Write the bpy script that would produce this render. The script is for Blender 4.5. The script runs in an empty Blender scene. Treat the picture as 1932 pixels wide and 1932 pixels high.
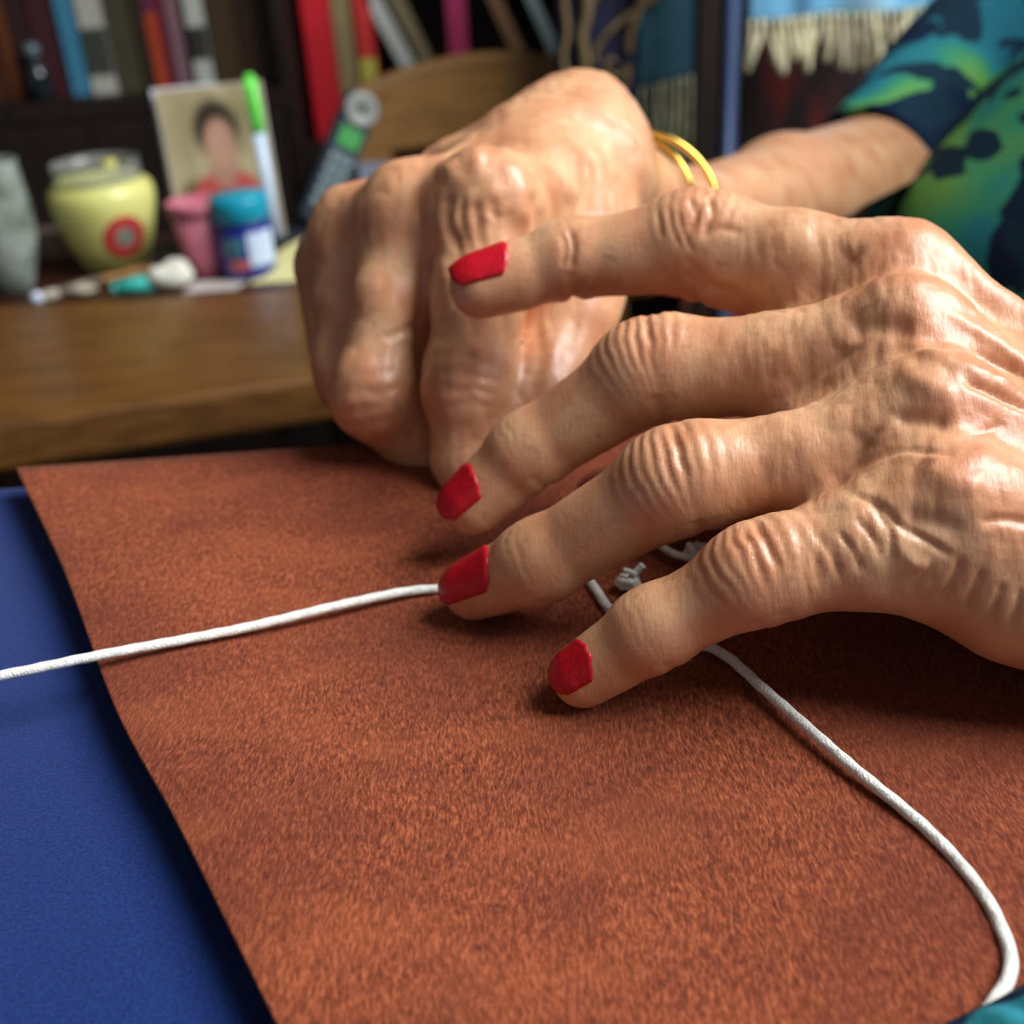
import bpy, math, random
import numpy as np
from mathutils import Vector, Matrix

# ------------------------------------------------------------------ camera, light, exposure
scene = bpy.context.scene
col = scene.collection
FPX = 2170.0                      # focal length in pixels of a 1932 px frame
CAMZ = 0.124
_d = np.array([267 / FPX, -3934 / FPX, -1.0]); _d /= np.linalg.norm(_d)
_up = -_d
_X = np.cross(np.array([0, 0, -1.0]), _up); _X /= np.linalg.norm(_X)
_Y = np.cross(_up, _X)
CM = np.array([_X, _Y, _up])      # camera -> world rotation
CP = np.array([0, 0, CAMZ])
cam_data = bpy.data.cameras.new('camera')
cam_data.sensor_width = 36.0
cam_data.lens = 36.0 * FPX / 1932.0
cam_data.clip_start = 0.005
cam_data.clip_end = 30.0
cam_data.dof.use_dof = True
cam_data.dof.focus_distance = 0.182
cam_data.dof.aperture_fstop = 15.5
cam = bpy.data.objects.new('camera', cam_data)
col.objects.link(cam)
cam.matrix_world = Matrix(np.vstack([np.column_stack([CM, CP]), [0, 0, 0, 1]]).tolist())
scene.camera = cam

world = bpy.data.worlds.new('room_daylight')
scene.world = world
world.use_nodes = True
world.node_tree.nodes['Background'].inputs[0].default_value = (0.86, 0.93, 1.0, 1)
world.node_tree.nodes['Background'].inputs[1].default_value = 0.21


def area_light(name, loc, target, size, energy, color):
    l = bpy.data.lights.new(name, 'AREA')
    l.shape = 'RECTANGLE'; l.size, l.size_y = size
    l.energy = energy; l.color = color
    o = bpy.data.objects.new(name, l)
    col.objects.link(o)
    o.location = loc
    o.rotation_euler = (Vector(target) - Vector(loc)).to_track_quat('-Z', 'Y').to_euler()
    return o


area_light('window_daylight', (1.12, 0.14, 1.22), (0.0, 0.25, 0.0), (1.15, 1.15), 66.0, (0.96, 0.98, 1.0))

vs = scene.view_settings
vs.view_transform = 'Standard'
vs.look = 'None'
vs.exposure = 0.0
vs.gamma = 1.0
vs.use_curve_mapping = False

random.seed(4)
rng = np.random.default_rng(7)


# ------------------------------------------------------------------ pixel of the photograph -> point of the place
def ray(px, py):
    return CM @ np.array([(px - 966) / FPX, -(py - 966) / FPX, -1.0])


def PD(px, py, D):
    return CP + ray(px, py) * D


def PZ(px, py, z):
    r = ray(px, py)
    return CP + r * (z - CAMZ) / r[2]


def PY(px, py, y):
    r = ray(px, py)
    return CP + r * y / r[1]


def depth(p):
    return -(CM.T @ (np.asarray(p) - CP))[2]


def unit(v):
    v = np.asarray(v, float)
    return v / np.linalg.norm(v)


CRIGHT, CUP, CBACK = CM[:, 0], CM[:, 1], CM[:, 2]


# ------------------------------------------------------------------ materials
def mat(name, base, rough=0.5, var=None, vscale=20.0, vstretch=(1, 1, 1), bump=0.0, bscale=200.0, bstretch=(1, 1, 1),
        metallic=0.0, spec=0.5, trans=0.0, sheen=0.0, coat=0.0, ior=1.45, contrast=(0.35, 0.65)):
    m = bpy.data.materials.new(name)
    m.use_nodes = True
    nt = m.node_tree
    b = nt.nodes['Principled BSDF']
    b.inputs['Base Color'].default_value = (*base, 1)
    b.inputs['Roughness'].default_value = rough
    b.inputs['Metallic'].default_value = metallic
    b.inputs['Specular IOR Level'].default_value = spec
    b.inputs['Transmission Weight'].default_value = trans
    b.inputs['Sheen Weight'].default_value = sheen
    b.inputs['Coat Weight'].default_value = coat
    b.inputs['IOR'].default_value = ior
    tc = nt.nodes.new('ShaderNodeTexCoord')

    def noise(scale, stretch, detail=4.0):
        mp = nt.nodes.new('ShaderNodeMapping')
        mp.inputs['Scale'].default_value = stretch
        nt.links.new(tc.outputs['Object'], mp.inputs['Vector'])
        n = nt.nodes.new('ShaderNodeTexNoise')
        n.inputs['Scale'].default_value = scale
        n.inputs['Detail'].default_value = detail
        nt.links.new(mp.outputs[0], n.inputs['Vector'])
        return n
    if var is not None:
        n = noise(vscale, vstretch)
        r = nt.nodes.new('ShaderNodeValToRGB')
        r.color_ramp.elements[0].position = contrast[0]
        r.color_ramp.elements[1].position = contrast[1]
        r.color_ramp.elements[0].color = (*base, 1)
        r.color_ramp.elements[1].color = (*var, 1)
        nt.links.new(n.outputs['Fac'], r.inputs[0])
        nt.links.new(r.outputs[0], b.inputs['Base Color'])
    if bump:
        n = noise(bscale, bstretch)
        bp = nt.nodes.new('ShaderNodeBump')
        bp.inputs['Strength'].default_value = bump
        bp.inputs['Distance'].default_value = 0.001
        nt.links.new(n.outputs['Fac'], bp.inputs['Height'])
        nt.links.new(bp.outputs[0], b.inputs['Normal'])
    return m


def srgb(r, g, b):
    return tuple((c / 255 / 12.92) if c <= 10 else (((c / 255) + 0.055) / 1.055) ** 2.4 for c in (r, g, b))


class NT:
    """tiny helper for hand-wired node trees"""
    def __init__(self, name):
        self.m = bpy.data.materials.new(name)
        self.m.use_nodes = True
        self.t = self.m.node_tree
        self.b = self.t.nodes['Principled BSDF']

    def n(self, kind, **kw):
        x = self.t.nodes.new(kind)
        for k, v in kw.items():
            if k.startswith('i_'):
                x.inputs[k[2:].replace('_', ' ')].default_value = v
            else:
                setattr(x, k, v)
        return x

    def l(self, a, b):
        self.t.links.new(a, b)

    def math(self, op, a, b=None, c=None):
        x = self.t.nodes.new('ShaderNodeMath'); x.operation = op
        for i, v in enumerate((a, b, c)):
            if v is None:
                continue
            if isinstance(v, (int, float)):
                x.inputs[i].default_value = v
            else:
                self.l(v, x.inputs[i])
        return x.outputs[0]

    def mix(self, f, a, b):
        x = self.t.nodes.new('ShaderNodeMix'); x.data_type = 'RGBA'
        for s, v in ((x.inputs[0], f), (x.inputs[6], a), (x.inputs[7], b)):
            if isinstance(v, tuple):
                s.default_value = (*v, 1) if len(v) == 3 else v
            elif isinstance(v, (int, float)):
                s.default_value = v
            else:
                self.l(v, s)
        return x.outputs[2]

    def noise(self, vec, scale, detail=3.0, stretch=None, rough=0.5):
        if stretch is not None:
            mp = self.n('ShaderNodeMapping')
            mp.inputs['Scale'].default_value = stretch
            self.l(vec, mp.inputs['Vector']); vec = mp.outputs[0]
        x = self.n('ShaderNodeTexNoise', i_Scale=scale, i_Detail=detail, i_Roughness=rough)
        self.l(vec, x.inputs['Vector'])
        return x.outputs['Fac']

    def ramp(self, f, stops, interp='LINEAR'):
        x = self.n('ShaderNodeValToRGB')
        cr = x.color_ramp; cr.interpolation = interp
        while len(cr.elements) < len(stops):
            cr.elements.new(0.5)
        for e, (p, c) in zip(cr.elements, stops):
            e.position = p; e.color = (*c, 1)
        self.l(f, x.inputs[0])
        return x.outputs[0]

    def step(self, f, lo, hi):
        x = self.n('ShaderNodeMapRange', interpolation_type='SMOOTHSTEP')
        self.l(f, x.inputs[0]); x.inputs[1].default_value = lo; x.inputs[2].default_value = hi
        return x.outputs[0]

    def bump(self, h, strength, dist, normal=None):
        x = self.n('ShaderNodeBump', i_Strength=strength, i_Distance=dist)
        self.l(h, x.inputs['Height'])
        if normal is not None:
            self.l(normal, x.inputs['Normal'])
        return x.outputs[0]


# ------------------------------------------------------------------ mesh helpers
def tag(o, label=None, cat=None, group=None, kind=None):
    if label: o['label'] = label
    if cat: o['category'] = cat
    if group: o['group'] = group
    if kind: o['kind'] = kind
    return o


def obj(name, verts, faces, material, parent=None, smooth=False, bevel=0.0, **kw):
    me = bpy.data.meshes.new(name)
    v = np.asarray(verts, float)
    me.from_pydata(v.tolist(), [], faces if isinstance(faces, list) else faces.tolist())
    me.update()
    if material is not None:
        me.materials.append(material)
    if smooth:
        me.polygons.foreach_set('use_smooth', [True] * len(me.polygons))
    o = bpy.data.objects.new(name, me)
    col.objects.link(o)
    if parent is not None:
        o.parent = parent
    if bevel:
        b = o.modifiers.new('bevel', 'BEVEL'); b.width = bevel; b.segments = 3; b.limit_method = 'ANGLE'
    return tag(o, **kw)


def empty(name, loc, rotz=0.0, **kw):
    o = bpy.data.objects.new(name, None)
    o.empty_display_size = 0.02
    col.objects.link(o)
    o.location = [float(c) for c in loc]
    o.rotation_euler = (0, 0, rotz)
    return tag(o, **kw)


def box(x0, x1, y0, y1, z0, z1):
    v = [(x, y, z) for z in (z0, z1) for y in (y0, y1) for x in (x0, x1)]
    f = [(0, 2, 3, 1), (4, 5, 7, 6), (0, 1, 5, 4), (2, 6, 7, 3), (0, 4, 6, 2), (1, 3, 7, 5)]
    return v, f


def join(*parts):
    V, Fs, n = [], [], 0
    for v, f in parts:
        V += [tuple(p) for p in v]
        Fs += [tuple(i + n for i in q) for q in f]
        n += len(v)
    return V, Fs


def lathe(profile, segs=40, closed=False):
    V, Fs = [], []
    for r, z in profile:
        for k in range(segs):
            a = 2 * math.pi * k / segs
            V.append((r * math.cos(a), r * math.sin(a), z))
    n = len(profile)
    for i in range(n - 1):
        for k in range(segs):
            k2 = (k + 1) % segs
            Fs.append((i * segs + k, i * segs + k2, (i + 1) * segs + k2, (i + 1) * segs + k))
    Fs.append(tuple(range(segs - 1, -1, -1)))
    Fs.append(tuple((n - 1) * segs + k for k in range(segs)))
    return V, Fs


def catmull(pts, per=8):
    P = np.asarray(pts, float)
    Q = np.vstack([2 * P[0] - P[1], P, 2 * P[-1] - P[-2]])
    out = []
    for i in range(1, len(Q) - 2):
        for t in np.linspace(0, 1, per, endpoint=False):
            a, b, c, d = Q[i - 1], Q[i], Q[i + 1], Q[i + 2]
            out.append(0.5 * (2 * b + (c - a) * t + (2 * a - 5 * b + 4 * c - d) * t * t + (3 * b - a - 3 * c + d) * t ** 3))
    out.append(Q[-2])
    return np.array(out)


def frames(path):
    T = np.gradient(path, axis=0)
    T /= np.linalg.norm(T, axis=1)[:, None] + 1e-12
    ref = np.array([0, 0, 1.0])
    if abs(T[0] @ ref) > 0.9:
        ref = np.array([1.0, 0, 0])
    N = np.zeros_like(T)
    n = unit(ref - T[0] * (ref @ T[0]))
    for i in range(len(T)):
        n = unit(n - T[i] * (n @ T[i])); N[i] = n
    return T, N, np.cross(T, N)


def tube(path, radius, segs=10, flute=0, depth_=0.0, pitch=1.0, cap=True):
    path = np.asarray(path, float)
    T, N, B = frames(path)
    rad = np.broadcast_to(np.asarray(radius, float), (len(path),))
    s = np.concatenate([[0], np.cumsum(np.linalg.norm(np.diff(path, axis=0), axis=1))])
    V = []
    for i in range(len(path)):
        for k in range(segs):
            a = 2 * math.pi * k / segs
            r = rad[i]
            if flute:
                r *= 1 - depth_ * (0.5 + 0.5 * math.cos(flute * a + 2 * math.pi * s[i] / pitch))
            V.append(path[i] + r * (math.cos(a) * N[i] + math.sin(a) * B[i]))
    Fs = []
    for i in range(len(path) - 1):
        for k in range(segs):
            k2 = (k + 1) % segs
            Fs.append((i * segs + k, i * segs + k2, (i + 1) * segs + k2, (i + 1) * segs + k))
    if cap:
        Fs.append(tuple(range(segs - 1, -1, -1)))
        Fs.append(tuple((len(path) - 1) * segs + k for k in range(segs)))
    return V, Fs


def prism(poly, z0, z1):
    n = len(poly)
    V = [(x, y, z0) for x, y in poly] + [(x, y, z1) for x, y in poly]
    Fs = [tuple(range(n - 1, -1, -1)), tuple(range(n, 2 * n))]
    Fs += [(i, (i + 1) % n, n + (i + 1) % n, n + i) for i in range(n)]
    return V, Fs


def loft(rings, cap=True):
    n = len(rings[0])
    V = [tuple(p) for r in rings for p in r]
    Fs = []
    for i in range(len(rings) - 1):
        for k in range(n):
            k2 = (k + 1) % n
            Fs.append((i * n + k, i * n + k2, (i + 1) * n + k2, (i + 1) * n + k))
    if cap:
        Fs.append(tuple(range(n - 1, -1, -1)))
        Fs.append(tuple((len(rings) - 1) * n + k for k in range(n)))
    return V, Fs


# lattice noise on numpy points
_perm = rng.random((64, 64, 64)).astype(np.float32)


def vnoise(p):
    i = np.floor(p).astype(int)
    f = p - i
    f = f * f * (3 - 2 * f)
    i &= 63
    j = (i + 1) & 63
    def g(a, b, c): return _perm[a, b, c]
    x0, y0, z0 = i.T; x1, y1, z1 = j.T
    fx, fy, fz = f.T
    c00 = g(x0, y0, z0) * (1 - fx) + g(x1, y0, z0) * fx
    c10 = g(x0, y1, z0) * (1 - fx) + g(x1, y1, z0) * fx
    c01 = g(x0, y0, z1) * (1 - fx) + g(x1, y0, z1) * fx
    c11 = g(x0, y1, z1) * (1 - fx) + g(x1, y1, z1) * fx
    return (c00 * (1 - fy) + c10 * fy) * (1 - fz) + (c01 * (1 - fy) + c11 * fy) * fz


# ------------------------------------------------------------------ implicit surfaces for the body
def smin(a, b, k):
    if k <= 0:
        return np.minimum(a, b)
    h = np.clip(0.5 + 0.5 * (b - a) / k, 0, 1)
    return b * (1 - h) + a * h - k * h * (1 - h)


class Field:
    def __init__(self, lo, hi, h):
        self.lo = np.asarray(lo, float); self.h = h
        self.n = np.ceil((np.asarray(hi) - self.lo) / h).astype(int) + 1
        self.ax = [self.lo[i] + h * np.arange(self.n[i]) for i in range(3)]

    def new(self):
        return np.full(self.n, 0.05, np.float32)

    def cone(self, f, a, b, ra, rb, k=0.004, margin=0.012, sub=False):
        """smooth union of f with a round cone from a (radius ra) to b (radius rb)"""
        a, b = np.asarray(a, float), np.asarray(b, float)
        R = max(ra, rb) + margin
        lo = np.minimum(a, b) - R; hi = np.maximum(a, b) + R
        i0 = np.clip(np.floor((lo - self.lo) / self.h).astype(int), 0, self.n)
        i1 = np.clip(np.ceil((hi - self.lo) / self.h).astype(int) + 1, 0, self.n)
        if np.any(i1 <= i0):
            return
        sl = tuple(slice(i0[c], i1[c]) for c in range(3))
        X = self.ax[0][sl[0]][:, None, None].astype(np.float32)
        Y = self.ax[1][sl[1]][None, :, None].astype(np.float32)
        Z = self.ax[2][sl[2]][None, None, :].astype(np.float32)
        ba = b - a
        L2 = float(ba @ ba)
        if L2 < 1e-12:
            d = np.sqrt((X - a[0]) ** 2 + (Y - a[1]) ** 2 + (Z - a[2]) ** 2) - ra
        else:
            px, py, pz = X - a[0], Y - a[1], Z - a[2]
            t = np.clip((px * ba[0] + py * ba[1] + pz * ba[2]) / L2, 0, 1)
            d = np.sqrt((px - t * ba[0]) ** 2 + (py - t * ba[1]) ** 2 + (pz - t * ba[2]) ** 2) - (ra + (rb - ra) * t)
        d = d.astype(np.float32)
        if sub:
            f[sl] = -smin(-f[sl], d, k)
        else:
            f[sl] = smin(f[sl], d, k)


def surface_net(f, lo, h):
    s = f < 0
    c = np.zeros(np.array(f.shape) - 1, np.uint8)
    off = [(i, j, k) for i in (0, 1) for j in (0, 1) for k in (0, 1)]
    nx, ny, nz = f.shape
    for i, j, k in off:
        c += s[i:nx - 1 + i, j:ny - 1 + j, k:nz - 1 + k]
    m = (c > 0) & (c < 8)
    I = np.argwhere(m)
    ids = np.full(m.shape, -1, np.int32)
    ids[m] = np.arange(len(I))
    acc = np.zeros((len(I), 3)); cnt = np.zeros(len(I))
    vals = {o: f[I[:, 0] + o[0], I[:, 1] + o[1], I[:, 2] + o[2]].astype(float) for o in off}
    for o in off:
        for axis in range(3):
            if o[axis]:
                continue
            o2 = list(o); o2[axis] = 1; o2 = tuple(o2)
            a, b = vals[o], vals[o2]
            x = (a < 0) != (b < 0)
            t = np.where(x, a / np.where(x, a - b, 1), 0)
            p = np.tile(np.array(o, float), (len(I), 1)); p[:, axis] += t
            acc[x] += p[x]; cnt += x
    V = np.asarray(lo) + h * (I + acc / cnt[:, None])
    Q = []
    for axis in range(3):
        u, v = [(1, 2), (2, 0), (0, 1)][axis]
        sl0 = [slice(None)] * 3; sl1 = [slice(None)] * 3
        sl0[axis] = slice(0, -1); sl1[axis] = slice(1, None)
        x = s[tuple(sl0)] != s[tuple(sl1)]
        E = np.argwhere(x)
        ok = (E[:, u] > 0) & (E[:, v] > 0) & (E[:, u] < m.shape[u]) & (E[:, v] < m.shape[v])
        E = E[ok]
        neg = s[tuple(E.T)]
        q = []
        for du, dv in ((-1, -1), (0, -1), (0, 0), (-1, 0)):
            e = E.copy(); e[:, u] += du; e[:, v] += dv
            q.append(ids[tuple(e.T)])
        q = np.array(q).T
        q[~neg] = q[~neg][:, ::-1]
        Q.append(q)
    Q = np.vstack(Q)
    Q = Q[(Q >= 0).all(1)]
    return V, Q


def laplace(V, Q, it=2, lam=0.5):
    e = np.vstack([Q[:, [0, 1]], Q[:, [1, 2]], Q[:, [2, 3]], Q[:, [3, 0]]])
    a = np.concatenate([e[:, 0], e[:, 1]]); b = np.concatenate([e[:, 1], e[:, 0]])
    cnt = np.bincount(a, minlength=len(V))[:, None]
    for _ in range(it):
        S = np.stack([np.bincount(a, V[b, c], minlength=len(V)) for c in range(3)], 1)
        V = V + lam * (S / np.maximum(cnt, 1) - V)
    return V


def vnormals(V, Q):
    fn = np.cross(V[Q[:, 2]] - V[Q[:, 0]], V[Q[:, 3]] - V[Q[:, 1]])
    N = np.zeros_like(V)
    for c in range(3):
        for k in range(4):
            N[:, c] += np.bincount(Q[:, k], fn[:, c], minlength=len(V))
    return N / (np.linalg.norm(N, axis=1)[:, None] + 1e-12)


# ================================================================== THE SETTING
Z_TABLE = -0.13            # wooden desk behind
Z_FLOOR = -0.83
Y_BACK = 1.86
M_floor = mat('dark_floor', srgb(60, 40, 30), 0.5, var=srgb(40, 26, 20), vscale=6, vstretch=(1, 8, 1))
obj('floor', *box(-2.2, 2.4, -1.2, Y_BACK + 0.1, Z_FLOOR - 0.05, Z_FLOOR), M_floor, kind='structure')
M_wall = mat('brown_wall_paint', srgb(96, 82, 70), 0.8, bump=0.2, bscale=80)
obj('wall_back', *box(-2.2, 2.4, Y_BACK, Y_BACK + 0.1, Z_FLOOR, 1.9), M_wall, kind='structure')
obj('wall_left', *box(-2.3, -2.2, -1.2, Y_BACK + 0.1, Z_FLOOR, 1.9), M_wall, kind='structure')
obj('ceiling', *box(-2.3, 2.4, -1.2, Y_BACK + 0.1, 1.9, 1.95), mat('ceiling_paint', srgb(190, 186, 178), 0.9), kind='structure')

# ================================================================== DESK BEHIND, WITH ITS FRONT RAIL
M_mahog = mat('red_brown_mahogany', srgb(74, 38, 24), 0.38, var=srgb(46, 22, 14), vscale=10, vstretch=(1, 9, 9), coat=0.15)
M_rail = mat('worn_brown_wood', srgb(122, 80, 34), 0.42, var=srgb(92, 58, 24), vscale=16, vstretch=(1, 9, 9), coat=0.12, bump=0.1, bscale=120, bstretch=(1, 9, 9))
M_wood_dark = mat('dark_bookcase_wood', srgb(38, 22, 15), 0.5, var=srgb(24, 13, 9), vscale=8, vstretch=(9, 9, 1))


def lerp_line(a, b, t):
    return a + (b - a) * t


fa, fb = PZ(0, 802, Z_TABLE), PZ(635, 706, Z_TABLE)
ba, bb = PZ(0, 576, Z_TABLE), PZ(600, 541, Z_TABLE)
FA, FB = lerp_line(fa, fb, -0.55), lerp_line(fa, fb, 1.55)
BA, BB = lerp_line(ba, bb, -0.45), lerp_line(ba, bb, 1.45)
desk = empty('desk', (0, 0, 0), label='dark red wooden desk with a lighter brown front rail, behind the blue cloth', cat='desk')
obj('front_rail', *prism([FA[:2], FB[:2], BB[:2], BA[:2]], Z_TABLE - 0.030, Z_TABLE), M_rail, desk, bevel=0.005, label='worn lighter brown rail along the front')
DY = BB[1] + 0.20
obj('desk_top', *prism([BA[:2], BB[:2] , (BB[0] + 0.02, DY), (BA[0] - 0.02, DY + 0.01)], Z_TABLE - 0.034, Z_TABLE - 0.004), M_mahog, desk)
for p in (FA + np.array([0.05, 0.05, 0]), FB + np.array([-0.05, 0.04, 0]), np.array([BA[0] + 0.04, DY - 0.04, 0]), np.array([BB[0] - 0.04, DY - 0.04, 0])):
    obj('leg', *box(p[0] - 0.022, p[0] + 0.022, p[1] - 0.022, p[1] + 0.022, Z_FLOOR, Z_TABLE - 0.0345), M_mahog, desk)
ZT = Z_TABLE - 0.004


def on_desk(px, py):
    b = PZ(px, py, ZT)
    return b, depth(b) / FPX      # base point, metres per pixel there


# ---------------- clear glass vase with white filling (far left)
M_glass = mat('mottled_glass', srgb(186, 198, 188), 0.2, var=srgb(112, 124, 110), vscale=42, trans=0.3, spec=0.6, ior=1.3)
M_filling = mat('white_grey_filling', srgb(190, 196, 186), 0.7, var=srgb(110, 120, 108), vscale=55, bump=0.5, bscale=90)
b, s = on_desk(34, 548)
r = 62 * s
t = empty('glass_jar', b, label='clear glass jar of whitish filling at the left edge of the desk', cat='jar')
prof = [(r * .45, 0), (r * .52, 0.0032), (r * .60, 0.0096), (r * .95, 0.0400), (r * 1.0, 0.0600), (r * .93, 0.0800), (r * .90, 0.0944), (r * .92, 0.0976),
        (r * .86, 0.0976), (r * .84, 0.0800), (r * .90, 0.0600), (r * .86, 0.0416), (r * .5, 0.0128), (r * .3, 0.0096)]
obj('glass', *lathe(prof), M_glass, t, smooth=True)
obj('filling', *lathe([(r * .48, 0.0144), (r * .82, 0.0416), (r * .86, 0.0600), (r * .80, 0.0784), (r * .5, 0.0848), (r * .1, 0.0864)]), M_filling, t, smooth=True)
glints = [(62, 520), (73, 562)]  # sparkle highlights of the glass jar, added as small pale balls on the desk
M_glint = mat('pale_blue_glint', srgb(205, 216, 240), 0.12, spec=0.8, coat=0.5)
for i, (x, y) in enumerate(glints):
    bp, bs = on_desk(x, y + 12)
    if i == 0:
        bp = bp + np.array([0, -0.012, 0])
    rr = 12.5 * bs
    V, Fs = lathe([(rr * math.sin(a) + 1e-5, rr - rr * math.cos(a)) for a in np.linspace(0.05, math.pi - 0.05, 14)], 20)
    o = obj('glint', V, Fs, M_glint, smooth=True, label=('pale blue ball added as a sparkle highlight at the foot of the glass jar' if i == 0 else 'pale blue ball added as a sparkle highlight nearest the front rail'), cat='glint', group='beads by the glass jar')
    o.location = bp

# ---------------- yellow candle in a glass jar with red round sticker
b, s = on_desk(223, 505)
r = 96 * s
c = empty('candle_jar', b, label='pale yellow candle in a glass jar with a round red sticker', cat='candle')
H = 0.080
gp = [(r * .50, 0), (r * .62, .003), (r * .80, H * .28), (r * .96, H * .58), (r * 1.0, H * .72), (r * .97, H * .82), (r * .84, H * .90), (r * .80, H * .93), (r * .80, H * 1.04), (r * .82, H * 1.06),
      (r * .76, H * 1.06), (r * .75, H * .93), (r * .80, H * .88)]
M_wax = mat('pale_yellow_wax', srgb(222, 222, 136), 0.45, var=srgb(208, 206, 118), vscale=30, spec=0.5, coat=0.25)
obj('wax', *lathe([(r * .49, .002), (r * .60, .004), (r * .785, H * .28), (r * .945, H * .58), (r * .985, H * .72), (r * .955, H * .815), (r * .82, H * .885), (r * .75, H * .91), (r * .02, H * .92)], 48), M_wax, c, smooth=True)
M_rimglass = mat('thin_rim_glass', (0.85, 0.88, 0.84), 0.08, trans=0.85, spec=0.6)
obj('rim', *lathe(gp[6:], 48), M_rimglass, c, smooth=True)
obj('wick', *tube([(r * .30, -r * .1, H * .85), (r * .30, -r * .1, H * .97), (r * .32, -r * .1, H * 1.07)], .005, 10), mat('yellow_wax_wick', srgb(206, 202, 96), 0.5), c, smooth=True)


def sticker(r_of, zc, ang, rad, thick, name, m, parent, inner=0.0):
    n = 28
    V, Fs = [], []
    rings = [inner, (inner + rad) / 2, rad] if inner else [0.0005, rad / 2, rad]
    for q in rings:
        for k in range(n):
            a = 2 * math.pi * k / n
            z = zc + q * math.sin(a)
            R = r_of(z) + thick
            th = ang + q * math.cos(a) / R
            V.append((R * math.cos(th), R * math.sin(th), z))
    for i in range(2):
        for k in range(n):
            k2 = (k + 1) % n
            Fs.append((i * n + k, i * n + k2, (i + 1) * n + k2, (i + 1) * n + k))
    if not inner:
        Fs.append(tuple(range(n - 1, -1, -1)))
    o = obj(name, V, Fs, m, parent)
    sm = o.modifiers.new('thickness', 'SOLIDIFY'); sm.thickness = 0.0004; sm.offset = 1
    return o


rz = lambda z: float(np.interp(z, [p[1] for p in gp[:6]], [p[0] for p in gp[:6]]))
view = math.atan2(-b[1], -b[0])
st = sticker(rz, H * .40, view + 0.30, 39 * s, 0.0006, 'sticker', mat('red_sticker', srgb(196, 58, 58), 0.5), c, inner=18 * s)
sticker(rz, H * .40, view + 0.30, 18.5 * s, 0.0007, 'sticker_centre', mat('grey_sticker_print', srgb(150, 152, 140), 0.5, var=srgb(110, 112, 100), vscale=120), st)

# ---------------- pink cup
b, s = on_desk(395, 518)
r = 52 * s
h = 0.058
cup = empty('cup', b, label='small pink tapered plastic cup in front of the portrait photo', cat='cup')
M_pink = mat('pink_plastic', srgb(196, 112, 128), 0.5, var=srgb(180, 98, 116), vscale=40)
obj('cup_body', *lathe([(r * .62, 0), (r * .66, .001), (r * .95, h * .86), (r * .93, h * .86), (r * .62, .003), (r * .05, .003)]), M_pink, cup, smooth=True)
obj('rim', *lathe([(r * .93, h * .85), (r * 1.04, h * .86), (r * 1.06, h * .99), (r * 1.03, h), (r * .97, h), (r * .95, h * .88)]), M_pink, cup, smooth=True)

# ---------------- blue ointment jar with teal lid
b, s = on_desk(474, 519)
r = 52 * s
j = empty('ointment_jar', b, rotz=math.atan2(-b[1], -b[0]), label='dark blue ointment jar with a turquoise lid and white label', cat='jar')
M_cobalt = mat('cobalt_glass', srgb(22, 44, 150), 0.15, spec=0.6, coat=0.4)
M_lid = mat('turquoise_lid', srgb(16, 150, 178), 0.4)
obj('jar_body', *lathe([(r * .80, 0), (r * .90, .002), (r * .99, .008), (r * 1.0, .036), (r * .97, .0405), (r * .92, .042)]), M_cobalt, j, smooth=True)
lid = obj('lid', *lathe([(r * .98, .0445), (r * 1.02, .0455), (r * 1.02, .0590), (r * .96, .0625), (r * .1, .063)]), M_lid, j, smooth=True)


def patch(a0, a1, z0, z1, m, name, e=0.0004):
    n = 12
    V = []
    for z in (z0, z1):
        for k in range(n + 1):
            a = a0 + (a1 - a0) * k / n
            for R in (r * 0.995, r + e):
                V.append((R * math.cos(a), R * math.sin(a), z))
    Fs = []
    m_ = 2 * (n + 1)
    for k in range(n):
        o = 2 * k
        Fs += [(o + 1, o + 3, m_ + o + 3, m_ + o + 1), (o, m_ + o, m_ + o + 2, o + 2), (m_ + o, m_ + o + 1, m_ + o + 3, m_ + o + 2), (o, o + 2, o + 3, o + 1)]
    Fs += [(0, 1, m_ + 1, m_), (2 * n, m_ + 2 * n, m_ + 2 * n + 1, 2 * n + 1)]
    return obj(name, V, Fs, m, j)


patch(0.05, 1.15, .0120, .0375, mat('white_label', srgb(206, 224, 244), 0.5), 'label_panel')
patch(-0.85, -0.10, .0200, .0345, mat('teal_label_print', srgb(88, 140, 156), 0.5, var=srgb(60, 112, 140), vscale=150), 'label_panel', 0.0003)
patch(-0.72, 0.0, .0100, .0175, mat('coral_label_print', srgb(208, 108, 100), 0.5), 'label_panel', 0.0005)
obj('neck_band', *lathe([(r * .93, .0405), (r * .99, .041), (r * .99, .0445), (r * .93, .045)]), mat('navy_band', srgb(24, 22, 120), 0.3), j, smooth=True)

# ---------------- portrait photo print standing behind the cups
b, s = on_desk(437, 502)
b = b + np.array([0, 0.03, 0])
s = depth(b) / FPX
PW, PH = 188 * s, 288 * s / math.cos(math.radians(17))


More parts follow.
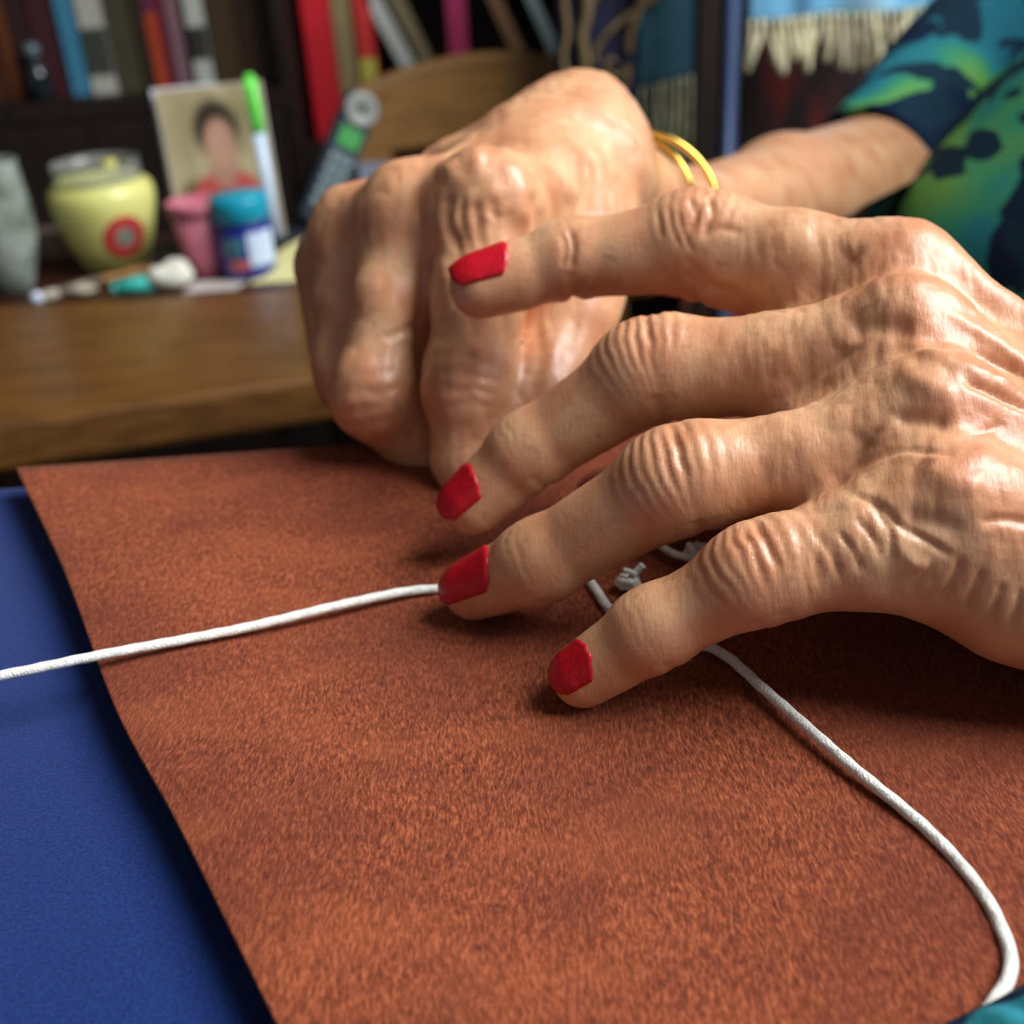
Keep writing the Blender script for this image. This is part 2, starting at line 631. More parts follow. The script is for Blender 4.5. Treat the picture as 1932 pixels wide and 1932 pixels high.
def portrait_mat():
    t = NT('portrait_print')
    tc = t.n('ShaderNodeTexCoord').outputs['Generated']
    sep = t.n('ShaderNodeSeparateXYZ'); t.l(tc, sep.inputs[0])
    X, Y = sep.outputs[0], sep.outputs[2]

    def ell(cx, cy, rx, ry, soft=0.12):
        dx = t.math('DIVIDE', t.math('SUBTRACT', X, cx), rx)
        dy = t.math('DIVIDE', t.math('SUBTRACT', Y, cy), ry)
        d = t.math('SQRT', t.math('ADD', t.math('MULTIPLY', dx, dx), t.math('MULTIPLY', dy, dy)))
        return t.math('SUBTRACT', 1.0, t.step(d, 1 - soft, 1 + soft))
    c = t.mix(t.step(t.noise(tc, 3, 2), 0.35, 0.65), srgb(176, 164, 128), srgb(150, 138, 100))
    c = t.mix(ell(0.22, 0.36, 0.14, 0.10, 0.5), c, srgb(88, 66, 26))
    c = t.mix(ell(0.52, 0.30, 0.36, 0.22), c, srgb(184, 76, 72))
    c = t.mix(ell(0.50, 0.755, 0.21, 0.165, 0.25), c, srgb(38, 28, 14))
    c = t.mix(ell(0.52, 0.54, 0.13, 0.13, 0.3), c, srgb(170, 128, 108))
    c = t.mix(ell(0.52, 0.665, 0.145, 0.145, 0.3), c, srgb(184, 142, 118))
    ex = t.math('MINIMUM', t.math('SUBTRACT', 1.0, t.step(t.math('ABSOLUTE', t.math('SUBTRACT', X, 0.5)), 0.475, 0.485)),
                t.math('SUBTRACT', 1.0, t.step(t.math('ABSOLUTE', t.math('SUBTRACT', Y, 0.5)), 0.488, 0.494)))
    c = t.mix(ex, srgb(190, 182, 168), c)
    t.l(c, t.b.inputs['Base Color'])
    t.b.inputs['Roughness'].default_value = 0.45
    return t.m


ph = obj('portrait_photo', *box(-PW / 2, PW / 2, -0.0006, 0.0006, 0, PH), portrait_mat(), label='printed portrait photo of a dark haired person in a red shirt, standing upright', cat='photo')
ph.location = b + np.array([0, 0, 0.0004])
ph.rotation_euler = (-0.10, 0, math.atan2(b[1], b[0]) - math.pi / 2 + 0.02)
o = obj('paper_sheet', *box(-PW * .50, PW * .12, -0.0004, 0.0004, 0, PH * 1.004), mat('white_paper', srgb(206, 206, 214), 0.7), label='plain white sheet of paper standing directly behind the portrait photo', cat='paper')
o.location = b + np.array([-0.004, 0.006, 0.0004]); o.rotation_euler = ph.rotation_euler

# ---------------- highlighter pen standing behind the photo
pb, ps = on_desk(525, 470)
ptop = PY(470, 150, pb[1] + 0.012)
ax = ptop - pb
L = np.linalg.norm(ax)
pen = empty('highlighter_pen', pb, label='white marker pen with a bright green cap standing behind the portrait photo', cat='pen')
pr = 13.5 * ps
pv = lambda a, b_, ra, rb: tube([unit(ax) * L * a, unit(ax) * L * ((a + b_) / 2), unit(ax) * L * b_], [ra, (ra + rb) / 2, rb], 16)
obj('barrel', *pv(0.02, 0.70, pr * .9, pr), mat('white_pen_plastic', srgb(196, 216, 236), 0.35), pen, smooth=True)
obj('cap', *pv(0.70, 1.0, pr * 1.05, pr * .95), mat('green_pen_plastic', srgb(110, 232, 90), 0.35), pen, smooth=True)
obj('cap_tip', *pv(1.0, 1.03, pr * .8, pr * .5), mat('green_pen_tip', srgb(120, 236, 96), 0.35), pen, smooth=True)
obj('clip', *box(-.0015, .0015, -pr * 1.4, -pr * 1.05, L * .74, L * .97), mat('green_clip', srgb(96, 214, 80), 0.35), pen)
obj('foot_plug', *pv(0.0, 0.02, pr * .6, pr * .8), mat('grey_plug', srgb(140, 150, 150), 0.4), pen, smooth=True)

# ---------------- cordless phone standing in its cradle
fb_, fs = on_desk(590, 452)
pbot = fb_ + np.array([0, 0, 0.012])
ptop = PY(686, 182, pbot[1] + 0.045)
up_ = unit(ptop - pbot); L = np.linalg.norm(ptop - pbot)
side = unit(np.cross(up_, np.array([0.42, -0.9, 0.25]))); side = -side if side[0] < 0 else side
front = unit(np.cross(side, up_)); front = -front if front[1] > 0 else front
phone = empty('cordless_phone', (0, 0, 0), label='dark grey cordless phone handset with a lit green screen standing in its cradle', cat='phone')
phone.matrix_world = Matrix(np.vstack([np.column_stack([side, -front, up_, pbot]), [0, 0, 0, 1]]).tolist())
hw = 33 * fs
M_ph = mat('dark_grey_phone_plastic', srgb(52, 62, 74), 0.4)
rings = []
for z, w, d0, d1 in ((0, .9, .9, 1), (L * .06, 1, 1, 1), (L * .5, .98, 1, 1), (L * .75, 1.02, 1, 1), (L * .95, .98, 1, 1), (L, .78, .8, .8)):
    ring = []
    for k in range(20):
        a = 2 * math.pi * k / 20
        ca, sa = math.cos(a), math.sin(a)
        ring.append((hw * w * math.copysign(abs(ca) ** .55, ca), .011 * d0 * math.copysign(abs(sa) ** .55, sa), z))
    rings.append(ring)
obj('handset', *loft(rings), M_ph, phone, smooth=True)
V, Fs = lathe([(.0125, 0), (.0150, .0008), (.0140, .0024), (.0095, .0030), (.0075, .0012), (.002, .001)], 24)
ear = obj('earpiece', [(x, -.0108 - z, y + L * .885) for x, y, z in V], Fs, mat('silver_ring', srgb(128, 134, 128), 0.45), phone, smooth=True)
obj('speaker_slot', *box(-.0045, .0045, -.0132, -.0105, L * .868, L * .902), mat('black_slot', srgb(40, 44, 36), 0.6), ear)
g = NT('lit_green_screen'); g.b.inputs['Base Color'].default_value = (*srgb(40, 120, 50), 1); g.b.inputs['Emission Color'].default_value = (*srgb(40, 170, 60), 1); g.b.inputs['Emission Strength'].default_value = 0.22
obj('screen', *box(-hw * .62, hw * .62, -.0118, -.0105, L * .60, L * .74), g.m, phone)
M_key = mat('grey_rubber_key', srgb(120, 138, 140), 0.6)
for iy in range(5):
    for ix in range(3):
        x = (ix - 1) * hw * .5
        z = L * (.14 + .085 * iy)
        obj('key', *box(x - hw * .19, x + hw * .19, -.0122, -.0104, z, z + L * .055), M_key, phone)
cr = empty('phone_cradle', fb_, label='dark charging cradle under the cordless phone', cat='cradle')
obj('cradle_base', *lathe([(.036, 0), (.040, .003), (.038, .010), (.030, .0115), (.004, .0118)], 32), mat('dark_cradle_plastic', srgb(40, 46, 56), 0.4), cr, smooth=True)
# pale paper scrap behind the phone
o = obj('paper_scrap', *box(-.02, .02, -.0004, .0004, 0, .05), mat('pale_blue_paper', srgb(176, 184, 204), 0.7), label='pale blue paper scrap standing right behind the phone', cat='paper')
o.location = PY(722, 420, fb_[1] + 0.05); o.location.z = ZT; o.rotation_euler = (-0.12, 0, -0.35)
zt_ = PY(722, 305, fb_[1] + 0.055)[2]
for v in o.data.vertices:
    if v.co.z > 0: v.co.z = zt_ - ZT
# ---------------- pale yellow note block leaning next to the hand
q = [PZ(470, 536, ZT), PZ(700, 520, ZT)]
M_yel = mat('pale_yellow_paper', srgb(218, 212, 150), 0.7, var=srgb(206, 200, 136), vscale=20)
nb = empty('note_pad', q[0], label='pale yellow pad of note paper beside the blue jar, propped at a slant', cat='note pad')
A = q[0]; Bp = PY(533, 468, A[1] + 0.045); Cp = PY(640, 415, A[1] + 0.09); Dp = q[1]
n_ = unit(np.cross(Dp - A, Cp - A)); n_ = n_ if n_[2] > 0 else -n_
for i in range(4):
    off = -n_ * 0.0016 * i
    V = [p + off - A for p in (A, Dp, Cp + (Dp - A) * .3, Cp, Bp)] + [p + off - n_ * 0.0014 - A for p in (A, Dp, Cp + (Dp - A) * .3, Cp, Bp)]
    Fs = [(0, 1, 2, 3, 4), (9, 8, 7, 6, 5)] + [(k, 5 + k, 5 + (k + 1) % 5, (k + 1) % 5) for k in range(5)]
    obj('sheet', V, Fs, M_yel, nb)

# ---------------- small clutter along the rail: brush, teal cap, white putty, paper strips
b, s = on_desk(255, 540)
tp_ = empty('paintbrush', b, label='small brush with a wooden handle and whitish tip lying beside the candle', cat='brush')
a0, a1, a2, a3 = [PZ(*p, ZT + .005) - b for p in ((60, 566), (110, 552), (190, 528), (292, 506))]
obj('handle', *tube(catmull([a2, (a2 + a3) / 2, a3], 6), [.003] * 6 + [.0045] * 6 + [.0035], 12), mat('brush_handle_wood', srgb(164, 118, 62), 0.5), tp_, smooth=True)
obj('ferrule', *tube([a1, (a1 + a2) / 2, a2], [.0034, .0036, .0032], 12), mat('dull_metal', srgb(150, 140, 124), 0.4, metallic=0.6), tp_, smooth=True)
obj('bristles', *tube([a0, a0 * .4 + a1 * .6, a1], [.001, .0042, .0034], 12), mat('whitish_bristles', srgb(176, 166, 150), 0.8), tp_, smooth=True)
b, s = on_desk(255, 546)
e0, e1 = PZ(212, 545, ZT + .006) - b, PZ(303, 530, ZT + .007) - b
o = empty('pen_cap', b, label='turquoise plastic pen cap lying on the desk in front of the brush', cat='cap')
M_teal = mat('turquoise_plastic', srgb(62, 190, 176), 0.4)
obj('tube', *tube([e0 * .92 + e1 * .08, (e0 + e1) / 2, e1], [.0052, .0062, .0066], 16), M_teal, o, smooth=True)
obj('closed_end', *tube([e0 * 1.03 - e1 * .03, e0 * .92 + e1 * .08], [.0028, .0052], 16), M_teal, o, smooth=True)


def lump(name, px, py, wpx, hpx, m, seed, **kw):
    b, s = on_desk(px, py)
    k = np.random.default_rng(seed)
    rx, ry, rz_ = wpx * s / 2, wpx * s / 2.6, hpx * s
    V, Fs = lathe([(math.sin(a) + 1e-3, 0.5 - 0.5 * math.cos(a)) for a in np.linspace(0.02, math.pi - 0.02, 14)], 24)
    V = np.array(V) * np.array([rx, ry, rz_])
    nn = vnoise(V / (rx * .55) + seed * 7)
    V = V * (0.78 + 0.44 * nn)[:, None]
    V[:, 2] -= V[:, 2].min()
    o = obj(name, V, Fs, m, smooth=True, **kw)
    o.location = b
    return o


M_white = mat('white_tissue', srgb(226, 226, 210), 0.8)
lump('tissue_ball', 328, 543, 88, 50, M_white, 3, label='crumpled white tissue in front of the pink cup', cat='tissue')
lump('tissue_scrap', 158, 556, 52, 18, mat('offwhite_tissue', srgb(170, 160, 140), 0.8), 5, label='small off-white tissue scrap near the glass jar', cat='tissue')
o = empty('paper_strip', PZ(400, 535, ZT), label='flat white paper strip lying under the pink cup and blue jar', cat='paper')
p0 = PZ(400, 535, ZT)
V = [PZ(x, y, ZT + .0012) - p0 for x, y in ((345, 552), (440, 545), (470, 528), (370, 530))]
obj('strip', [tuple(v) for v in V] + [tuple(v - np.array([0, 0, .001])) for v in V], [(0, 1, 2, 3), (7, 6, 5, 4)] + [(k, 4 + k, 4 + (k + 1) % 4, (k + 1) % 4) for k in range(4)], mat('white_strip', srgb(196, 186, 180), 0.7), o)
b, s = on_desk(118, 480)
o = obj('small_box', *box(-.018, .018, -.012, .012, 0, .022), mat('beige_card', srgb(150, 134, 116), 0.7, var=srgb(130, 112, 96), vscale=60), bevel=.001, label='small beige card box between the glass jar and the candle', cat='box')
o.location = b

# ================================================================== BOOKCASE AND BOOKS
YB = 1.42                       # plane of the book spines
zl = PY(150, 182, YB)[2]        # shelf of the left bay
zr = PY(640, 262, YB)[2]        # lower shelf of the right bay
xl = PY(-260, 100, YB)[0]; xd = PY(545, 100, YB)[0]; xr = PY(1330, 60, YB)[0]
ZTOP = zl + 0.62
bc = empty('bookcase', (0, 0, 0), label='tall dark wooden bookcase filled with books behind the desk', cat='bookcase')
y0, y1 = YB - 0.030, Y_BACK - 0.02
obj('side_panel', *box(xl - .02, xl, y0, y1, Z_FLOOR, ZTOP), M_wood_dark, bc)
obj('side_panel', *box(xr, xr + .02, y0, y1, Z_FLOOR, ZTOP), M_wood_dark, bc)
obj('divider', *box(xd - .008, xd + .008, y0, y1 - .0121, Z_FLOOR + .0301, ZTOP - .0301), M_wood_dark, bc)
obj('back_panel', *box(xl + .0001, xr - .0001, y1 - .012, y1, Z_FLOOR + .0301, ZTOP - .0301), M_wood_dark, bc)
obj('top_board', *box(xl + .0001, xr - .0001, y0, y1, ZTOP - .03, ZTOP), M_wood_dark, bc)
obj('bottom_board', *box(xl + .0001, xr - .0001, y0, y1, Z_FLOOR, Z_FLOOR + .03), M_wood_dark, bc)
obj('shelf', *box(xl + .0001, xd - .0081, y0, y1 - .0121, zl - .022, zl), M_wood_dark, bc)
obj('shelf', *box(xd + .0081, xr - .0001, y0, y1 - .0121, zr - .022, zr), M_wood_dark, bc)
obj('shelf', *box(xl + .0001, xd - .0081, y0, y1 - .0121, zl + .32, zl + .34), M_wood_dark, bc)
obj('shelf', *box(xd + .0081, xr - .0001, y0, y1 - .0121, zr + .36, zr + .38), M_wood_dark, bc)
for x0, x1, zt2 in ((xl + .003, xd - .011, zl - .024), (xd + .011, xr - .003, zr - .024)):
    dd = obj('door', *box(x0, x1, y0 - .018, y0 - .0005, Z_FLOOR + .04, zt2), M_wood_dark, bc, bevel=.003)
    V, Fs = lathe([(.006, 0), (.006, .01), (.011, .014), (.011, .02), (.004, .024)], 16)
    obj('knob', [(x + (x1 - .04 if x0 < -.3 else x0 + .04), y0 - .018 - z, y + (Z_FLOOR + zt2) / 2) for x, y, z in V], Fs, M_rail, dd, smooth=True)
M_pages = mat('book_pages', srgb(176, 164, 138), 0.9, var=srgb(150, 138, 112), vscale=60, vstretch=(20, 1, 1))


def book(pl, pr_, py, z0, hgt, colr, label, lean=0.0, dep=0.15, y=None, band=None):
    """spine between pixel columns pl and pr_ at pixel row py"""
    y = YB + 0.004 if y is None else y
    x0, x1 = PY(pl, py, y)[0], PY(pr_, py, y)[0]
    w = (x1 - x0) * math.cos(lean)
    zc = PY((pl + pr_) / 2, py, y)[2]
    bx = (x0 + x1) / 2 - (zc - z0) * math.tan(lean)
    o = empty('book', (bx, y, z0 + abs(math.sin(lean)) * w / 2), label=label, cat='book', group='books on the bookcase shelves')
    o.rotation_euler = (0, lean, 0)
    m = mat('book_cover', colr, 0.55, var=tuple(c_ * .72 for c_ in colr), vscale=25, vstretch=(1, 1, .4))
    tk = .002
    V, Fs = join(box(-w / 2, w / 2, 0, .003, 0, hgt), box(-w / 2, -w / 2 + tk, .0031, dep, 0, hgt), box(w / 2 - tk, w / 2, .0031, dep, 0, hgt))
    cv = obj('cover', V, Fs, m, o)
    obj('pages', *box(-w / 2 + tk + .0001, w / 2 - tk - .0001, .0032, dep - .004, .003, hgt - .003), M_pages, o)
    if band:
        for z_a, z_b, bcolr in band:
            obj('spine_band', *box(-w / 2 * .98, w / 2 * .98, -.0006, -.00005, hgt * z_a, hgt * z_b), mat('spine_band', bcolr, 0.5), cv)
    return o


book(-40, -2, 90, zl, .21, srgb(70, 34, 14), 'brown book cut by the left edge of the photo')
book(2, 22, 90, zl, .20, srgb(104, 54, 22), 'thin orange brown book at the far left of the shelf')
book(26, 62, 90, zl, .22, srgb(48, 24, 24), 'dark brown book beside the thin orange brown one')
book(66, 110, 90, zl, .205, srgb(66, 26, 32), 'dark maroon book left of the blue book')
book(119, 152, 90, zl, .215, srgb(64, 132, 164), 'blue book on the left shelf')
book(158, 206, 90, zl, .21, srgb(184, 182, 170), 'broad grey white book right of the blue one', band=[(.10, .34, srgb(60, 64, 54))])
book(210, 256, 90, zl, .20, srgb(70, 66, 46), 'olive brown book right of the broad grey white one')
book(262, 280, 90, zl, .21, srgb(56, 40, 28), 'thin dark brown book left of the orange one')
book(284, 306, 90, zl, .20, srgb(176, 66, 34), 'orange book with purple top on the left shelf', band=[(.42, .95, srgb(96, 40, 66))])
book(308, 322, 90, zl, .20, srgb(104, 24, 48), 'thin crimson purple book right of the orange one')
book(325, 346, 90, zl, .195, srgb(132, 100, 108), 'mauve grey book left of the white book')
book(360, 394, 90, zl, .205, srgb(186, 190, 178), 'grey white book above the portrait photo', band=[(.15, .32, srgb(50, 48, 44))])
book(400, 452, 90, zl, .20, srgb(66, 50, 28), 'wide olive brown book right of the grey white one')
book(456, 522, 90, zl, .215, srgb(62, 40, 22), 'thick dark brown book at the end of the left shelf')
book(577, 631, 90, zr, .30, srgb(200, 26, 40), 'tall bright red book at the left of the right bay')
book(634, 668, 90, zr, .27, srgb(138, 120, 84), 'tan book right of the tall red one')
book(672, 704, 60, zr, .27, srgb(194, 48, 46), 'red book with a yellow foot on the right shelf', band=[(.02, .32, srgb(170, 164, 70))])
book(718, 748, 60, zr, .22, srgb(176, 178, 172), 'grey white book leaning in the right bay', lean=-.42)
book(768, 790, 70, zr, .21, srgb(112, 102, 74), 'olive book leaning beside the leaning grey white one', lean=-.42)
book(845, 882, 60, zr, .27, srgb(156, 40, 84), 'upright magenta book above the chair rail')
book(946, 972, 60, zr, .215, srgb(116, 84, 58), 'brown book leaning right of the magenta one', lean=-.40)
book(1018, 1040, 60, zr, .20, srgb(124, 140, 142), 'pale blue grey book leaning at the right end of the shelf', lean=-.40)
# small dark bottle in front of the books
bp = np.array([PY(58, 150, YB - .03)[0], YB - .006, zl])
bt = empty('bottle', bp, label='small dark glass bottle on the left shelf edge before the maroon books', cat='bottle')
M_bot = mat('dark_teal_glass', srgb(16, 30, 34), 0.12, spec=0.7, coat=0.5)
obj('bottle_body', *lathe([(.011, 0), (.0135, .002), (.0135, .028), (.010, .036), (.006, .040), (.0055, .046)], 24), M_bot, bt, smooth=True)
obj('stopper', *lathe([(.0062, .0461), (.0085, .048), (.0095, .054), (.0075, .060), (.002, .062)], 24), mat('grey_glass_stopper', srgb(78, 98, 104), 0.15, spec=0.7), bt, smooth=True)
# ================================================================== CHAIR, POLE, SHAWLS, EMBROIDERED CLOTH
M_chair = mat('golden_brown_wood', srgb(124, 88, 42), 0.5, var=srgb(104, 72, 32), vscale=14, vstretch=(1, 6, 6))
YC = 1.10
tl, tr_ = PY(690, 150, YC), PY(1120, 100, YC)
bl = PY(700, 292, YC)
ch = empty('dining_chair', (0, 0, 0), label='golden brown wooden chair with a broad curved back rail behind the hands', cat='chair')
V, Fs = [], []
n = 24
x0, x1 = tl[0] - .02, tr_[0] + .03
for i in range(n + 1):
    u = i / n
    x = x0 + (x1 - x0) * u
    bow = .035 * (1 - (2 * u - 1) ** 2)
    zt_ = tl[2] + (.022) * (1 - (2 * u - 1) ** 2) - .01
    zb_ = bl[2] - .002
    for yy, zz in ((YC - .011 + bow, zb_), (YC - .011 + bow, zt_), (YC + .011 + bow, zt_), (YC + .011 + bow, zb_)):
        V.append((x, yy, zz))
for i in range(n):
    for k in range(4):
        k2 = (k + 1) % 4
        Fs.append((i * 4 + k, i * 4 + k2, (i + 1) * 4 + k2, (i + 1) * 4 + k))
Fs += [(3, 2, 1, 0), (n * 4, n * 4 + 1, n * 4 + 2, n * 4 + 3)]
obj('back_rail', V, Fs, M_chair, ch, bevel=.006)
zs = Z_FLOOR + .45
obj('seat', *box(x0 - .01, x1 + .01, YC + .015, YC + .2, zs - .03, zs), M_chair, ch, bevel=.01)
for x in (x0 + .02, x1 - .02):
    obj('leg', *box(x - .016, x + .016, YC - .018, YC + .014, Z_FLOOR, bl[2] + .002), M_chair, ch, bevel=.004)
    obj('leg', *box(x - .016, x + .016, YC + .165, YC + .197, Z_FLOOR, zs - .0301), M_chair, ch, bevel=.004)
obj('lower_rail', *box(x0 + .037, x1 - .037, YC - .012, YC + .010, zs + .10, zs + .14), M_chair, ch, bevel=.004)

YP = 1.02
pc = PY(1374, 150, YP)
prd = 20 * depth(pc) / FPX
rack = empty('clothes_rack', (0, 0, 0), label='tall rack with a blue grey metal pole carrying fringed blue shawls', cat='rack')
M_pole = mat('blue_grey_metal', srgb(60, 74, 106), 0.35, metallic=0.35)
ZBAR = PY(1374, -420, YP)[2]
obj('pole', *tube([(pc[0], YP, Z_FLOOR + .02), (pc[0], YP, 0.2), (pc[0], YP, ZBAR)], prd, 20), M_pole, rack, smooth=True)
obj('foot', *lathe([(.13, 0), (.13, .012), (.03, .02), (.02, .024)], 32), M_pole, rack, smooth=True).location = (pc[0], YP, Z_FLOOR)
obj('bar', *tube([(pc[0] - .30, YP + .035, ZBAR), (pc[0], YP + .035, ZBAR), (pc[0] + .45, YP + .035, ZBAR)], .011, 16), M_pole, rack, smooth=True)
obj('dark_post', *box(pc[0] - prd - .018, pc[0] - prd - .001, YP - .01, YP + .02, Z_FLOOR, ZBAR - .012), M_wood_dark, rack)


def cloth_panel(x0, x1, zb, zt, y, amp, wl, nx=60, nz=24, slant=0.0):
    V = []
    for k in (0, 1):
        for j in range(nz + 1):
            for i in range(nx + 1):
                u, v = i / nx, j / nz
                x = x0 + (x1 - x0) * u
                z = zb + slant * (u - .5) + (zt - zb - slant * (u - .5)) * v
                yy = y + amp * math.sin(x / wl + 1.3 * math.sin(x / wl * .37)) * (1 - .6 * v) + k * .0025
                V.append((x, yy, z))
    Fs = []
    m_ = (nx + 1) * (nz + 1)
    for j in range(nz):
        for i in range(nx):
            a = j * (nx + 1) + i
            Fs += [(a, a + 1, a + nx + 2, a + nx + 1), (a + m_, a + m_ + nx + 1, a + m_ + nx + 2, a + m_ + 1)]
    for i in range(nx):
        Fs.append((i, i + m_, i + 1 + m_, i + 1))
        t_ = nz * (nx + 1) + i
        Fs.append((t_, t_ + 1, t_ + 1 + m_, t_ + m_))
    for j in range(nz):
        a, c_ = j * (nx + 1), (j + 1) * (nx + 1)
        Fs.append((a, c_, c_ + m_, a + m_))
        a, c_ = a + nx, c_ + nx
        Fs.append((a, a + m_, c_ + m_, c_))
    return V, Fs


def shawl(x0, x1, zb, y, label, m, mt, zl_, count, slant, seed, ZT_):
    r_ = random.Random(seed)
    o = empty('shawl', (0, 0, 0), label=label, cat='shawl')
    obj('cloth', *cloth_panel(x0, x1, zb, ZT_, y, .008, .02, slant=slant), m, o, smooth=True)
    for i in range(count):
        u = (i + .5 + r_.uniform(-.3, .3)) / count
        x = x0 + (x1 - x0) * u
        z = zb + slant * (u - .5)
        yy = y + .008 * math.sin(x / .02 + 1.3 * math.sin(x / .02 * .37))
        Lf = zl_ * r_.uniform(.8, 1.15)
        dx = r_.uniform(-.008, .008)
        pts = [(x, yy, z + .003), (x + dx * .3, yy - .003, z - Lf * .35), (x + dx, yy - .002, z - Lf * .75), (x + dx * 1.2, yy, z - Lf)]
        w = r_.uniform(.0035, .0052) * (.62 if count > 20 else .42)
        obj('tassel', *tube(catmull(pts, 3), [w * .7, w * .6, w * .8, w, w * 1.1, w * 1.2, w * 1.25, w * 1.3, w * 1.25, w * .6], 8), mt, o, smooth=True)
    return o


M_sh = NT('sky_blue_woven_stripes')
_tc = M_sh.n('ShaderNodeTexCoord').outputs['Object']
_w = M_sh.noise(_tc, 16, 1, (1, .02, .02))
M_sh.l(M_sh.ramp(_w, [(0.36, srgb(46, 92, 120)), (0.50, srgb(110, 176, 212)), (0.64, srgb(168, 216, 240))]), M_sh.b.inputs['Base Color'])
M_sh.b.inputs['Roughness'].default_value = 0.85
M_teal2 = mat('dark_teal_weave', srgb(44, 92, 108), 0.85, var=srgb(30, 64, 78), vscale=40, bump=.3, bscale=300)
M_fr = mat('cream_fringe', srgb(220, 212, 178), 0.9, var=srgb(176, 166, 128), vscale=120)
M_fr2 = mat('grey_fringe', srgb(168, 166, 144), 0.9, var=srgb(130, 128, 100), vscale=120)
a_, b_ = PY(1412, 45, YP + .03), PY(1900, 38, YP + .03)
shawl(a_[0], b_[0], a_[2], YP + .035, 'sky blue striped shawl with cream fringe hanging right of the pole', M_sh.m, M_fr, .040, 34, 0, 3, ZBAR - .012)
a2_, b2_ = PY(1205, 150, YP + .06), PY(1335, 130, YP + .06)
shawl(a2_[0], b2_[0], a2_[2] - .004, YP + .05, 'dark teal shawl with grey fringe hanging left of the pole', M_teal2, M_fr2, .078, 10, .012, 8, ZBAR - .012)
# maroon hanging behind the shawls
a_, b_ = PY(1290, 400, YP + .14), PY(2100, 0, YP + .14)
M_mar = NT('maroon_woven_hanging')
_tc = M_mar.n('ShaderNodeTexCoord').outputs['Object']
M_mar.l(M_mar.ramp(M_mar.noise(_tc, 24, 2, (1, .1, .25)), [(0.42, srgb(34, 22, 22)), (0.56, srgb(58, 40, 40)), (0.66, srgb(120, 44, 34))]), M_mar.b.inputs['Base Color'])
M_mar.b.inputs['Roughness'].default_value = 0.9
ru = empty('hanging_rug', (0, 0, 0), label='dark maroon woven rug hanging behind the fringed shawls', cat='rug')
obj('weave', *cloth_panel(a_[0], b_[0], Z_FLOOR + .15, ZBAR + .1, YP + .15, .010, .045), M_mar.m, ru, smooth=True)
obj('hem', *box(a_[0], b_[0], YP + .136, YP + .166, Z_FLOOR + .13, Z_FLOOR + .1499), M_mar.m, ru)

# navy cloth with golden scroll embroidery
YN = 1.08
n0, n1 = PY(1052, 190, YN), PY(1212, 0, YN)
nv = empty('embroidered_cloth', (0, 0, 0), label='navy cloth with tan scroll embroidery hanging beside the dark teal shawl', cat='cloth')
zb_ = PY(1130, 215, YN)[2]
obj('cloth', *cloth_panel(n0[0], n1[0], zb_, ZBAR, YN, .004, .03), mat('navy_cloth', srgb(34, 38, 66), 0.85, var=srgb(24, 24, 38), vscale=30), nv, smooth=True)
M_emb = mat('tan_embroidery_cord', srgb(140, 118, 78), 0.8, var=srgb(112, 94, 64), vscale=200)


def emb(pts, wpx=9):
    P = [PY(x, y, YN - .007) for x, y in pts]
    obj('embroidery', *tube(catmull(P, 6), wpx * depth(P[0]) / FPX / 2, 8), M_emb, nv, smooth=True)


emb([(1068, -60), (1064, 0), (1070, 60), (1062, 110), (1072, 150)], 12)
emb([(1100, -40), (1108, 20), (1098, 70), (1104, 120), (1092, 170)], 20)
emb([(1148, -40), (1118, 5), (1104, 25)], 10)
emb([(1206, -40), (1208, 10), (1190, 60), (1185, 100)], 16)
emb([(1140, 70), (1165, 45), (1195, 25), (1230, 0), (1270, -30)], 12)
emb([(1140, 70), (1125, 95), (1122, 120)], 10)
sp = [(1157 + (28 - t_ * 4.2) * math.cos(t_ * 1.0), 122 + (28 - t_ * 4.2) * math.sin(t_ * 1.0)) for t_ in np.arange(0, 6.0, .5)]
emb(sp, 10)
emb([(1186, 130), (1180, 160), (1160, 185)], 12)

# ================================================================== WORK TABLE WITH BLUE CLOTH, LEATHER, CORD
Y_EDGE = 0.260
wt = empty('work_table', (0.10, 0.0, Z_FLOOR), label='small work table covered with royal blue cloth, under the rust leather sheet', cat='table')
wt.location = (0, 0, 0)


def blue_mat():
    t = NT('royal_blue_cloth')
    tc = t.n('ShaderNodeTexCoord').outputs['Object']
    fine = t.noise(tc, 1900, 3)
    big = t.noise(tc, 25, 2)
    c = t.ramp(fine, [(0.3, srgb(11, 31, 82)), (0.7, srgb(24, 52, 116))])
    c = t.mix(t.math('MULTIPLY', big, 0.25), c, srgb(16, 36, 88))
    t.l(c, t.b.inputs['Base Color'])
    t.b.inputs['Roughness'].default_value = 0.95
    t.b.inputs['Specular IOR Level'].default_value = 0.1
    t.b.inputs['Sheen Weight'].default_value = 0.15
    t.l(t.bump(fine, 0.5, 0.0004), t.b.inputs['Normal'])
    return t.m


M_blue = blue_mat()
M_darkwood = mat('dark_mahogany', srgb(52, 26, 16), 0.4, var=srgb(34, 16, 10), vscale=14, vstretch=(1, 10, 10), coat=0.1)
obj('cloth_cover', *box(-0.42, 0.305, -0.30, Y_EDGE, -0.012, -0.0015), M_blue, wt, bevel=0.003)
obj('table_top', *box(-0.415, 0.30, -0.295, Y_EDGE - 0.005, -0.034, -0.0121), M_darkwood, wt, bevel=0.003)
for x in (-0.38, 0.265):
    for y in (-0.26, Y_EDGE - 0.04):
        obj('leg', *box(x - 0.018, x + 0.018, y - 0.018, y + 0.018, Z_FLOOR, -0.0341), M_darkwood, wt)


